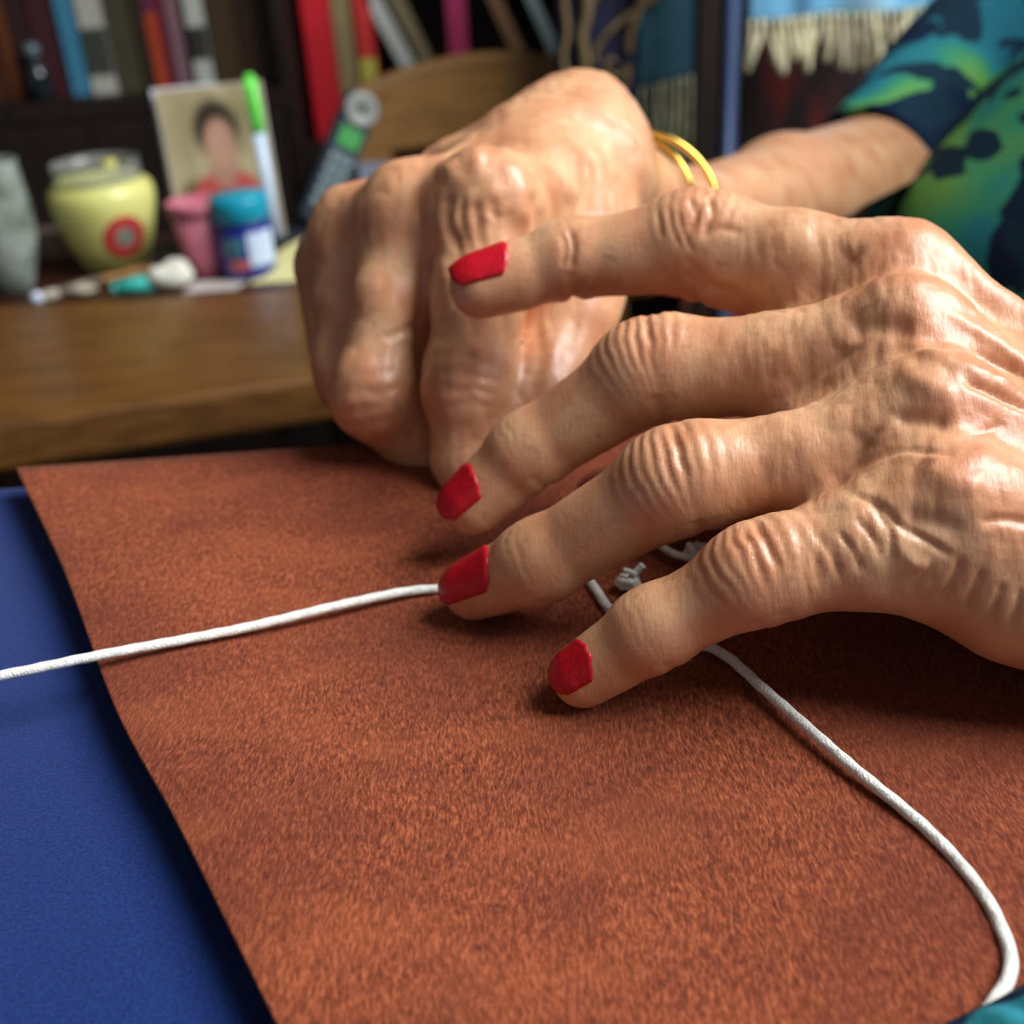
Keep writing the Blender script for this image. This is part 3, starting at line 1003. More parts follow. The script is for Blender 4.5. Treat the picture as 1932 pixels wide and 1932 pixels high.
def leather_mat():
    t = NT('rust_suede_leather')
    tc = t.n('ShaderNodeTexCoord').outputs['Object']
    # nap: short fibres combed along the depth of the table
    wob = t.n('ShaderNodeTexNoise', i_Scale=60.0, i_Detail=2.0)
    t.l(tc, wob.inputs['Vector'])
    off = t.n('ShaderNodeVectorMath', operation='MULTIPLY_ADD')
    t.l(wob.outputs['Color'], off.inputs[0]); off.inputs[1].default_value = (0.004, 0.002, 0); t.l(tc, off.inputs[2])
    nap = t.noise(off.outputs[0], 2300, 4, (1.0, 0.26, 1.0), 0.66)
    nap2 = t.noise(off.outputs[0], 5200, 2, (1.0, 0.3, 1.0))
    blot = t.noise(tc, 22, 4)
    blot2 = t.noise(tc, 70, 4)
    c = t.ramp(nap, [(0.30, srgb(64, 26, 16)), (0.50, srgb(126, 60, 36)), (0.72, srgb(180, 100, 64))])
    c = t.mix(t.math('MULTIPLY', t.step(blot, 0.40, 0.66), 0.55), c, srgb(96, 42, 30))
    c = t.mix(t.math('MULTIPLY', t.step(blot2, 0.52, 0.75), 0.45), c, srgb(88, 40, 30))
    band = t.noise(tc, 40, 3, (0.7, 1.6, 1.0))
    c = t.mix(t.math('MULTIPLY', t.step(band, 0.46, 0.72), 0.20), c, srgb(172, 92, 56))
    speck = t.noise(tc, 420, 2)
    c = t.mix(t.math('MULTIPLY', t.step(speck, 0.68, 0.76), 0.55), c, srgb(64, 34, 26))
    t.l(c, t.b.inputs['Base Color'])
    t.b.inputs['Roughness'].default_value = 0.85
    t.b.inputs['Specular IOR Level'].default_value = 0.18
    t.b.inputs['Sheen Weight'].default_value = 0.05
    t.b.inputs['Sheen Tint'].default_value = (1, 0.7, 0.55, 1)
    h = t.math('ADD', nap, t.math('MULTIPLY', nap2, 0.5))
    t.l(t.bump(h, 0.55, 0.0005), t.b.inputs['Normal'])
    return t.m


# left edge of the sheet in the photo; the sheet stands a few millimetres proud of the cloth along it
EDGE = [PZ(30, 882, 0.0060), PZ(120, 1075, 0.0056), PZ(215, 1330, 0.0052), PZ(325, 1535, 0.0050), PZ(415, 1715, 0.0050), PZ(522, 1932, 0.0050)]
EDGE.append(EDGE[-1] + (EDGE[-1] - EDGE[-2]) * 2.5)
eL = catmull(EDGE, 10)
back = [PZ(30, 882, 0.0060), PZ(200, 871, 0.0052), PZ(420, 857, 0.0048), PZ(650, 843, 0.004)]
LX1 = 0.285


def leather_sheet():
    nu = 90
    lin = np.linspace(0, 1, nu)
    rows = []
    for i, e in enumerate(eL):
        # sheet height falls to the table away from the lifted edge
        far = np.array([LX1, e[1] + 0.004, 0.0015])
        row = []
        for s in lin:
            u = s ** 1.5
            x = e[0] + (far[0] - e[0]) * u
            y = e[1] + (far[1] - e[1]) * u
            d = x - e[0]
            z = 0.0015 + (e[2] - 0.0015) * math.exp(-(d / 0.035) ** 2)
            z += 0.0009 * math.sin(x * 60 + 1.0) * math.sin(y * 45) * min(1, d / 0.03)
            row.append((x, y + (e[2] - z) * 2.05, z))
        rows.append(row)
    n = len(rows)
    T = np.array(rows)
    B = T - np.array([0, 0, 0.0014])
    V = np.vstack([T.reshape(-1, 3), B.reshape(-1, 3)])
    Fs = []
    N = n * nu
    for i in range(n - 1):
        for j in range(nu - 1):
            a, b, c, d = i * nu + j, i * nu + j + 1, (i + 1) * nu + j + 1, (i + 1) * nu + j
            Fs.append((a, d, c, b)); Fs.append((a + N, b + N, c + N, d + N))
    for i in range(n - 1):
        a, d = i * nu, (i + 1) * nu
        Fs.append((a, a + N, d + N, d))
        a, d = i * nu + nu - 1, (i + 1) * nu + nu - 1
        Fs.append((a, d, d + N, a + N))
    for j in range(nu - 1):
        a, b = j, j + 1
        Fs.append((a, b, b + N, a + N))
        a, b = (n - 1) * nu + j, (n - 1) * nu + j + 1
        Fs.append((a, a + N, b + N, b))
    return V, Fs


obj('leather_sheet', *leather_sheet(), leather_mat(), smooth=False,
    label='rust brown suede leather sheet lying on the blue cloth under the hands', cat='leather')
for p in bpy.data.objects['leather_sheet'].data.polygons:
    p.use_smooth = True

M_cord = mat('white_cotton_cord', srgb(244, 244, 238), 0.9, var=srgb(222, 222, 210), vscale=900, bump=0.5, bscale=2500, spec=0.15, sheen=0.2)
RC = 0.00095
cord_px = [(-260, 1322, .0100), (0, 1275, .0090), (200, 1234, .0080), (450, 1187, .0050), (640, 1142, .0038), (760, 1117, .0031), (830, 1110, .0026),
           (930, 1096, .0026), (1020, 1072, .0027), (1085, 1072, .0030), (1115, 1100, .0031), (1160, 1160, .0031), (1240, 1205, .0030), (1350, 1226, .0031), (1450, 1308, .0036), (1600, 1440, .0036),
           (1750, 1566, .0030), (1850, 1680, .0027), (1903, 1790, .0027), (1900, 1850, .0027), (1865, 1905, .0027), (1800, 1990, .0028)]
cord_path = catmull([PZ(*p) for p in cord_px], 26)
cord = empty('cord', (0, 0, 0), label='white twisted cotton cord stretched across the rust leather and blue cloth', cat='cord')
obj('strand', *tube(cord_path, RC, 14, flute=3, depth_=0.10, pitch=0.0050), M_cord, cord, smooth=True)


def knot(px, py, z, r, seed):
    k = random.Random(seed)
    c = PZ(px, py, z)
    pts = []
    for i in range(15):
        a = i * 2.2 + k.random() * 0.3
        pts.append(c + r * np.array([math.cos(a) * (1 + 0.3 * math.sin(i)), math.sin(a) * 0.9, 0.55 * math.sin(a * 1.55 + seed)]))
    return pts


k1 = knot(1187, 1098, .0042, .0017, 1)
tail = [PZ(1185, 1098, .0045), PZ(1200, 1080, .006), PZ(1213, 1066, .0075)]
tail2 = [PZ(1200, 1085, .0062), PZ(1188, 1078, .0068), PZ(1176, 1076, .0072)]
obj('knot', *join(tube(catmull(k1, 8), RC * 0.85, 8), tube(catmull(tail, 8), RC * 0.8, 8), tube(catmull(tail2, 8), RC * 0.55, 8)), M_cord, cord, smooth=True)
k2 = knot(1315, 1042, .0050, .0017, 4)
tail = [PZ(1325, 1050, .0050), PZ(1290, 1050, .0045), PZ(1262, 1040, .0042), PZ(1235, 1020, .004)]
tail2 = [PZ(1315, 1042, .005), PZ(1300, 1030, .007), PZ(1330, 1060, .004)]
obj('knot', *join(tube(catmull(k2, 8), RC * 0.85, 8), tube(catmull(tail, 8), RC * 0.8, 8), tube(catmull(tail2, 8), RC * 0.7, 8)), M_cord, cord, smooth=True)

# ================================================================== PERSON: hands, forearms, nails, shirt, bracelet
def P3(t):
    return PD(*t)


# joints as (pixel x, pixel y, depth) -> world; radii in metres, fingertip first
LH = {
    'index': ([(912, 535, .243), (1070, 492, .243), (1315, 462, .238), (1500, 500, .230), (1690, 535, .222)], [.0064, .0077, .0100, .0103, .0105]),
    'middle': ([(892, 945, .232), (995, 855, .229), (1228, 702, .220), (1470, 680, .212), (1705, 650, .205)], [.0060, .0073, .0093, .0085, .0105]),
    'ring': ([(897, 1108, .2155), (1015, 1062, .208), (1280, 908, .196), (1510, 862, .192), (1765, 800, .189)], [.0055, .0071, .0086, .0074, .0100]),
    'pinky': ([(1103, 1270, .1915), (1228, 1190, .187), (1432, 1082, .181), (1600, 1030, .179), (1790, 965, .178)], [.0050, .0062, .0072, .0074, .0095]),
}
LH_THUMB = ([(1158, 945, .236), (1350, 900, .236), (1620, 880, .228), (2150, 960, .205)], [.0068, .0085, .0095, .0130])
LH_WRIST = [(2290, 960, .197), (2290, 1040, .190), (2290, 1110, .184), (2290, 1190, .178)]
RH = {
    'index': ([(905, 935, .262), (876, 865, .268), (888, 738, .267), (905, 560, .267), (915, 395, .270)], [.0062, .0078, .0105, .0108, .0118]),
    'middle': ([(880, 830, .292), (800, 850, .284), (712, 752, .277), (738, 560, .277), (784, 408, .281)], [.0068, .0082, .0100, .0094, .0110]),
    'ring': ([(860, 800, .308), (770, 810, .304), (668, 705, .295), (660, 570, .295), (682, 448, .297)], [.0068, .0080, .0092, .0088, .0104]),
    'pinky': ([(820, 740, .320), (740, 740, .318), (650, 665, .312), (640, 590, .311), (640, 505, .311)], [.006, .007, .0082, .0080, .0090]),
}
RH_THUMB = ([(950, 880, .262), (1015, 755, .272), (1082, 590, .282), (1112, 430, .302)], [.0070, .0098, .0106, .0120])
RH_WRIST = [(1110, 318, .312), (1108, 280, .318), (1100, 250, .324), (1085, 235, .332)]


def hand_field(G, fingers, thumb, wrist, web_k, palm_pts=(), fk=.0012, fill=0.0, web_z=.0064):
    names = ['index', 'middle', 'ring', 'pinky']
    W = [P3(w) for w in wrist]
    palm = G.new()
    J = {}
    for n, w in zip(names, W):
        pts = [P3(p) for p in fingers[n][0]]; rad = fingers[n][1]
        J[n] = (pts, rad)
    back = unit(np.cross(J['pinky'][0][-1] - J['index'][0][-1], W[1] - J['middle'][0][-1]))
    if back @ (CUP + CBACK) < 0:
        back = -back
    for i, n in enumerate(names):
        pts, rad = J[n]
        mid = pts[-1] * 0.45 + W[i] * 0.55 - back * 0.003
        G.cone(palm, pts[-1] - back * 0.001, mid, rad[-1], 0.0115, 0.008)
        G.cone(palm, mid, W[i], 0.0115, 0.0135, 0.010)
    # palm pad under the metacarpals and webs between the fingers
    for a, b in zip(names[:-1], names[1:]):
        pa, pb = J[a][0], J[b][0]
        G.cone(palm, pa[-1] * (1 - web_k) + pa[-2] * web_k - back * web_z, pb[-1] * (1 - web_k) + pb[-2] * web_k - back * web_z, 0.0062, 0.0058, 0.007)
        G.cone(palm, pa[-1] * (1 - web_k * .5) + pa[-2] * web_k * .5 - back * web_z * .72, pb[-1] * (1 - web_k * .5) + pb[-2] * web_k * .5 - back * web_z * .72, 0.0068, 0.0066, 0.007)
        G.cone(palm, pa[-1] - back * 0.004, pb[-1] - back * 0.004, 0.0085, 0.008, 0.008)
    if fill:
        for a, b in zip(names[:-1], names[1:]):
            for q in (0.0, 0.45, 0.8):
                ia, ib = names.index(a), names.index(b)
                pa = J[a][0][-1] * (1 - q) + W[ia] * q; pb = J[b][0][-1] * (1 - q) + W[ib] * q
                G.cone(palm, pa, pb, fill, fill * 0.97, 0.008)
    for a, b, ra, rb in palm_pts:
        G.cone(palm, a, b, ra, rb, 0.010)
    f = None
    for n in names:
        pts, rad = J[n]
        g = G.new()
        for a, b, ra, rb in zip(pts[:-1], pts[1:], rad[:-1], rad[1:]):
            G.cone(g, a, b, ra, rb, 0.0035)
        f = g if f is None else smin(f, g, fk)
    tp = [P3(p) for p in thumb[0]]; tr = thumb[1]
    g = G.new()
    for a, b, ra, rb in zip(tp[:-1], tp[1:], tr[:-1], tr[1:]):
        G.cone(g, a, b, ra, rb, 0.004)
    f = smin(f, g, 0.0012)
    return palm, f, J, tp, tr, W, back


def finger_frame(pts, i, hint):
    """distal axis, dorsal and side direction at joint i"""
    a = unit(pts[max(i - 1, 0)] - pts[min(i + 1, len(pts) - 1)])
    d = unit(hint - a * (hint @ a))
    return a, d, np.cross(a, d)


skin_V, skin_Q, skin_red, skin_hc, skin_n = [], [], [], [], 0
nails = []


def add_skin(V, Q, red, hc):
    global skin_n
    skin_V.append(V); skin_Q.append(Q + skin_n); skin_red.append(red); skin_hc.append(hc)
    skin_n += len(V)


def creases(V, N, J, a, d, s, r, spec, disp, curve=0.75):
    """concentric knuckle folds: spec = [(offset along the finger, width, depth)], proximal offsets negative"""
    q = V - J
    u, w, h = q @ a, q @ s, q @ d
    near = (np.abs(u) < 0.02) & (np.abs(w) < 1.5 * r) & (h > -0.35 * r) & (h < 2.2 * r) & (N @ d > -0.2)
    uu, ww = u[near], w[near]
    n1 = vnoise(np.stack([ww / 0.0022, uu / 0.004, np.full_like(uu, (J[0] * 900) % 50)], 1))
    wv = (n1 - 0.5) * 0.0009
    out = np.zeros(near.sum())
    for c, wd, dp in spec:
        # folds bow round the middle of the knuckle
        pos = c * np.sqrt(np.clip(1 - (curve * ww / r) ** 2, 0.02, 1))
        fade = np.exp(-(ww / (0.95 * r)) ** 4)
        brk = np.clip(1.4 * vnoise(np.stack([ww / 0.005 + c * 3000, np.full_like(ww, 3.3), np.full_like(ww, c * 911)], 1)) + 0.1, 0, 1)
        out -= dp * np.exp(-((uu + wv - pos) / wd) ** 2) * fade * brk
    disp[near] += out


def add_nail(T, a, d, s, r, L, half=0.98, tip=1.02, lift=1.03, seed=0, wpx=1.0, slope=0.1):
    nu, nv = 15, 14
    k = random.Random(seed)
    ch = [k.uniform(-0.0003, 0.0002) for _ in range(nu)]
    top, bot = [], []
    for j in range(nv):
        v = j / (nv - 1)
        for i in range(nu):
            t = (2 * i / (nu - 1) - 1)
            th = t * half * wpx
            w1 = r * tip - 0.0020 * abs(t) ** 4
            w0 = r * tip - L + 0.0022 * t * t + ch[i]
            w = w0 + (w1 - w0) * v
            rn = r * (lift - 0.30 * max(0.0, w / r) ** 2) + slope * max(0.0, -w) + 0.00035
            c = T + a * w
            top.append(c + rn * (math.cos(th) * d + math.sin(th) * s))
            bot.append(c + (rn - 0.00055) * (math.cos(th) * d + math.sin(th) * s))
    V = top + bot
    n = nu * nv
    Fs = []
    for j in range(nv - 1):
        for i in range(nu - 1):
            A, B, C_, D_ = j * nu + i, j * nu + i + 1, (j + 1) * nu + i + 1, (j + 1) * nu + i
            Fs += [(A, B, C_, D_), (A + n, D_ + n, C_ + n, B + n)]
    rim = [i for i in range(nu)] + [j * nu + nu - 1 for j in range(1, nv)] + [(nv - 1) * nu + i for i in range(nu - 2, -1, -1)] + [j * nu for j in range(nv - 2, 0, -1)]
    for p, q in zip(rim, rim[1:] + rim[:1]):
        Fs.append((p, p + n, q + n, q))
    nails.append((V, Fs))


def gauss(V, c, s):
    return np.exp(-((V - c) ** 2).sum(1) / (s * s))


def strokes(V, N, paths, disp):
    """sculpted folds (negative) and ridges (positive): each path is traced over the visible side of the skin"""
    q = (V - CP) @ CM
    px = 966 + FPX * q[:, 0] / -q[:, 2]
    py = 966 - FPX * q[:, 1] / -q[:, 2]
    view = unit(np.array([0.0, 0.0, 1.0]))
    facing = np.clip((N * (CP - V)).sum(1) / np.linalg.norm(CP - V, axis=1) * 3, 0, 1)
    for pts, w, amp in paths:
        C = catmull([(x, y, 0) for x, y in pts], 10)[:, :2]
        lo, hi = C.min(0) - 3 * w, C.max(0) + 3 * w
        m = np.where((px > lo[0]) & (px < hi[0]) & (py > lo[1]) & (py < hi[1]) & (facing > 0))[0]
        if len(m) == 0:
            continue
        best = np.full(len(m), 1e9); par = np.zeros(len(m))
        P_ = np.stack([px[m], py[m]], 1)
        for k in range(len(C) - 1):
            a, b = C[k], C[k + 1]
            ab = b - a
            t = np.clip(((P_ - a) @ ab) / (ab @ ab + 1e-9), 0, 1)
            d = np.linalg.norm(P_ - a - t[:, None] * ab, axis=1)
            u = d < best
            best[u] = d[u]; par[u] = (k + t[u]) / (len(C) - 1)
        taper = np.clip(np.minimum(par, 1 - par) * 5 + 0.15, 0, 1)
        disp[m] += amp * np.exp(-(best / w) ** 2) * taper * facing[m]


LEFT_STROKES = [
    ([(1493, 584), (1554, 537), (1596, 494), (1636, 458)], 9, -.0006),
    ([(1510, 560), (1570, 505), (1610, 470)], 26, -.0008),
    ([(1447, 768), (1516, 721), (1582, 675), (1630, 648)], 9, -.0006),
    ([(1470, 740), (1540, 690), (1600, 650)], 28, -.0008),
    ([(1596, 622), (1660, 612), (1726, 624)], 24, -.0012),
    ([(1540, 928), (1596, 880), (1633, 829), (1664, 803)], 9, -.0006),
    ([(1550, 905), (1600, 860), (1640, 815)], 28, -.0008),
    ([(1680, 788), (1740, 792), (1790, 798)], 16, -.0010),
    ([(1605, 880), (1703, 847), (1800, 858)], 7, -.0005),
    ([(1596, 926), (1661, 954), (1698, 992), (1754, 1024), (1800, 1054)], 8, -.0007),
    ([(1640, 945), (1679, 1001), (1682, 1052)], 7, -.0006),
    ([(1615, 975), (1650, 1020), (1661, 1056)], 6, -.0005),
    ([(1580, 1000), (1610, 1040), (1626, 1080)], 6, -.0005),
    ([(1545, 1010), (1570, 1050), (1585, 1090)], 6, -.0004),
    ([(1510, 1000), (1540, 1060), (1548, 1110)], 6, -.0003),
    ([(1700, 975), (1760, 985), (1822, 1004)], 24, -.0009),
    ([(1690, 1020), (1720, 1060), (1760, 1070)], 14, .0006),
    ([(1819, 715), (1880, 742), (1960, 780)], 9, -.0011),
    ([(1700, 640), (1790, 676), (1880, 712), (1990, 765)], 12, .0007),
    ([(1790, 585), (1870, 640), (1960, 700)], 12, .0005),
    ([(1830, 660), (1890, 690), (1950, 715)], 8, -.0006),
    ([(1773, 1148), (1795, 1100), (1819, 1052)], 8, -.0006),
    ([(1819, 1158), (1838, 1110), (1856, 1075)], 8, -.0006),
    ([(1866, 1172), (1882, 1130), (1894, 1099)], 8, -.0005),
    ([(1905, 1190), (1918, 1150), (1928, 1110)], 8, -.0005),
    ([(1720, 1120), (1740, 1090), (1760, 1060)], 7, -.0004),
    ([(1850, 985), (1900, 980), (1960, 990)], 10, -.0006),
    ([(1800, 830), (1850, 815), (1900, 800)], 8, -.0004),
    ([(1690, 700), (1750, 720), (1800, 760)], 26, .0009),
    ([(1640, 560), (1700, 530), (1750, 540)], 26, .0006),
    ([(1740, 860), (1800, 900), (1850, 930)], 30, .0009),
    ([(1300, 372), (1312, 400), (1300, 440)], 7, -.0005), ([(1330, 362), (1345, 400), (1325, 440)], 6, -.0005), ([(1280, 400), (1290, 440), (1310, 480)], 5, -.0003),
    ([(1262, 390), (1268, 430), (1285, 470)], 5, -.0003), ([(1240, 395), (1246, 430), (1250, 450)], 5, -.0003), ([(1320, 450), (1360, 430), (1400, 440)], 9, -.0004),
    ([(1300, 500), (1340, 540), (1400, 560)], 12, -.0008), ([(1310, 545), (1350, 575), (1400, 590)], 9, .0006), ([(1290, 515), (1330, 555)], 8, -.0005),
    ([(1075, 430), (1082, 470), (1076, 510)], 6, -.0006), ([(1062, 440), (1066, 475), (1060, 505)], 5, -.0004), ([(1083, 560), (1092, 545), (1100, 530)], 8, -.0008),
]


# ---------------- left hand (near): spread on the leather
def left_hand():
    G = Field((-0.026, 0.100, -0.001), (0.165, 0.268, 0.092), 0.00056)
    names = ['index', 'middle', 'ring', 'pinky']
    W = [P3(w) for w in LH_WRIST]
    pads = [(P3((1900, 1010, .190)), P3((2290, 1120, .189)), .014, .016), (P3((1850, 860, .205)), P3((2250, 1010, .196)), .013, .016),
            (P3((1700, 1010, .182)), P3((1900, 1090, .180)), .0085, .011)]
    palm, f, J, tp, tr, W, back = hand_field(G, LH, LH_THUMB, LH_WRIST, .72, pads)
    hints = {'index': 0.66 * CBACK + 0.75 * CUP, 'middle': 0.70 * CBACK + 0.70 * CUP, 'ring': 0.86 * CBACK + 0.50 * CUP, 'pinky': 0.80 * CBACK + 0.60 * CUP}
    for n in names:
        pts, rad = J[n]
        a, d, s = finger_frame(pts, 0, hints[n])
        r = rad[0]
        G.cone(f, pts[0] - d * 0.12 * r + a * 0.16 * r, pts[0] * 0.6 + pts[1] * 0.4 - d * 0.14 * r, r * 0.93, r * 1.02, .003)   # pulp
        a, d, s = finger_frame(pts, 2, hints[n])
        G.cone(f, pts[2] + d * 0.16 * rad[2] + a * 0.002, pts[2] + d * 0.14 * rad[2] - a * 0.004, rad[2] * 0.93, rad[2] * 0.92, .004)   # knuckle
        a, d, s = finger_frame(pts, 1, hints[n])
        G.cone(f, pts[1] + d * 0.10 * rad[1], pts[1] + d * 0.1 * rad[1] - a * 0.002, rad[1] * 0.95, rad[1] * 0.95, .003)
        # loose skin under the first bone
        G.cone(f, pts[2] * 0.75 + pts[3] * 0.25 - d * 0.25 * rad[3], pts[3] * 0.8 + pts[2] * 0.2 - d * 0.2 * rad[3], rad[3] * 0.85, rad[3] * 0.85, .005)
        # metacarpal head
        G.cone(palm, pts[-1] + back * 0.0022, pts[-1] + back * 0.0016 + unit(W[names.index(n)] - pts[-1]) * 0.006, rad[-1] * 0.92, rad[-1] * 0.85, .005)
        # extensor tendon
        w = W[names.index(n)]
        G.cone(palm, pts[-1] + back * 0.0075, w * 0.85 + pts[-1] * 0.15 + back * 0.0095, .0030, .0022, .004)
    # veins over the back of the hand
    for pa, pb in [((1800, 640, .199), (2010, 790, .190)), ((1760, 720, .197), (1960, 830, .188)), ((1850, 900, .178), (2100, 1000, .172)), ((1800, 560, .208), (2000, 720, .196))]:
        pass
    F = smin(palm, f, .0055)
    # forearm beyond the frame
    G.cone(F, W[0], W[3], .0135, .0135, .010)
    V, Q = surface_net(F, G.lo, G.h)
    V = laplace(V, Q, 2, 0.5)
    N = vnormals(V, Q)
    disp = np.zeros(len(V))
    red = np.zeros(len(V))
    for n in names:
        pts, rad = J[n]
        i = 2
        a, d, s = finger_frame(pts, i, hints[n])
        big = [(-.0105, .0007, .00028), (-.0082, .0008, .00042), (-.0058, .0009, .00078), (-.0036, .0008, .00085), (-.0014, .0006, .00050), (.0008, .0005, .00036),
               (.0030, .0006, .00034), (.0052, .0006, .00030), (.0076, .0006, .00020), (.0100, .0006, .00014)]
        if n == 'index':
            big = [(c, w_, dp * 0.55) for c, w_, dp in big]
        creases(V, N, pts[i] + d * 0.1 * rad[i], a, d, s, rad[i], big, disp)
        red += gauss(V, pts[i] + d * rad[i] * 0.8, .010) * 0.55
        a, d, s = finger_frame(pts, 1, hints[n])
        creases(V, N, pts[1], a, d, s, rad[1], [(-.003, .0006, .00005), (-.0012, .0006, .00010), (.0008, .0006, .00009)], disp)
        # folds on the underside of the joints
        a, d, s = finger_frame(pts, 1, -hints[n])
        creases(V, N, pts[1], a, d, s, rad[1], [(0.0, .0012, .0017)], disp, 0.2)
        a, d, s = finger_frame(pts, 2, -hints[n])
        creases(V, N, pts[2], a, d, s, rad[2], [(-.001, .0013, .0019), (.003, .0008, .0006)], disp, 0.2)
        red += gauss(V, pts[0] - d * rad[0], .007) * 0.0 + gauss(V, pts[-1] + back * rad[-1], .011) * 0.6
        red += gauss(V, pts[0], .009) * 0.35
    # crepe of old skin: transverse over the fingers, drifting over the back of the hand
    fd = unit(J['middle'][0][2] - J['middle'][0][-1])
    sd = unit(np.cross(fd, back)); bd = np.cross(sd, fd)
    hc = np.stack([V @ fd, V @ sd, V @ bd], 1)
    up = np.clip((N @ back) * 0.8 + 0.5, 0, 1)
    n0 = vnoise(hc / np.array([.0042, .011, .011]))
    w1 = vnoise((hc + (n0 * 0.002)[:, None]) / np.array([.00175, .0070, .0070]) + 9)
    w2 = vnoise((hc - (n0 * 0.002)[:, None]) / np.array([.0026, .0042, .006]) + 31)
    ridge = (1 - np.abs(2 * w1 - 1)) ** 2
    ridge2 = (1 - np.abs(2 * w2 - 1)) ** 2
    # strongest on the first finger bones and over the knuckles of the hand
    prox = np.zeros(len(V))
    for n in names:
        pts, rad = J[n]
        prox += gauss(V, pts[3] * 0.75 + pts[4] * 0.25, .016) * 0.9 + gauss(V, pts[4], .020) * 0.6 + gauss(V, pts[3] * .5 + pts[2] * .5, .009) * .35
    prox += np.clip(((V - J['ring'][0][4]) @ (-fd)) / 0.02, 0, 1) * 0.6
    prox = np.clip(prox, 0.10, 1.1)
    disp -= prox * up * (0.00020 * ridge + 0.00018 * ridge2)
    strokes(V, N, LEFT_STROKES, disp)
    # low lumps
    disp += (vnoise(hc / .006 + 3) - 0.5) * 0.0007 * np.clip(prox, 0, 0.8)
    V = V + N * disp[:, None]
    V = laplace(V, Q, 1, 0.15)
    add_skin(V, Q, np.clip(red, 0, 1), hc * 1.0)
    for k, n in enumerate(names):
        pts, rad = J[n]
        a, d, s = finger_frame(pts, 0, hints[n])
        a = unit(pts[0] - pts[1]); d = unit(hints[n] - a * (hints[n] @ a)); s = np.cross(a, d)
        add_nail(pts[0], a, d, s, rad[0], [.0130, .0112, .0142, .0092][k], half=[.92, .86, .80, .80][k], tip=[1.0, 1.0, 1.04, .94][k], seed=k, slope=(rad[1] * 1.05 - rad[0]) / np.linalg.norm(pts[0] - pts[1]))
    a = unit(tp[0] - tp[1]); hint = 0.8 * CBACK + 0.6 * CUP; d = unit(hint - a * (hint @ a)); s = np.cross(a, d)
    add_nail(tp[0], a, d, s, tr[0], .0125, seed=9)
    return W


RIGHT_STROKES = [
    ([(846, 365), (840, 415), (867, 475)], 11, -.0011), ([(872, 360), (868, 410), (885, 470)], 8, -.0006), ([(895, 375), (902, 425), (908, 470)], 8, -.0007),
    ([(925, 370), (935, 400), (930, 440)], 8, -.0005), ([(1000, 360), (1014, 410), (1018, 450)], 12, -.0012), ([(915, 390), (945, 410), (970, 400)], 7, -.0004),
    ([(960, 300), (985, 360), (990, 430)], 20, .0009), ([(1020, 330), (1060, 350), (1100, 370)], 26, .0008),
    ([(730, 260), (800, 290), (880, 300)], 16, -.0007), ([(815, 420), (800, 520), (792, 620), (796, 720)], 13, -.0012),
    ([(720, 640), (760, 625), (795, 610)], 8, -.0008), ([(830, 480), (850, 540), (860, 620)], 18, .0006), ([(940, 500), (950, 600), (960, 680)], 12, -.0005),
    ([(840, 215), (900, 240), (960, 210)], 14, -.0006), ([(820, 330), (870, 290), (920, 300)], 30, .0010),
    ([(690, 740), (720, 745), (750, 730)], 8, -.0004), ([(850, 740), (890, 730), (930, 745)], 8, -.0004), ([(855, 765), (890, 760), (930, 770)], 7, -.0004),
    ([(1010, 600), (1018, 680), (1000, 750)], 14, -.0008), ([(1085, 590), (1080, 640), (1060, 690)], 14, -.0004),
]

# ---------------- right hand (far): curled, pinching the work, with forearm
ELBOW = (1668, 340, .540)


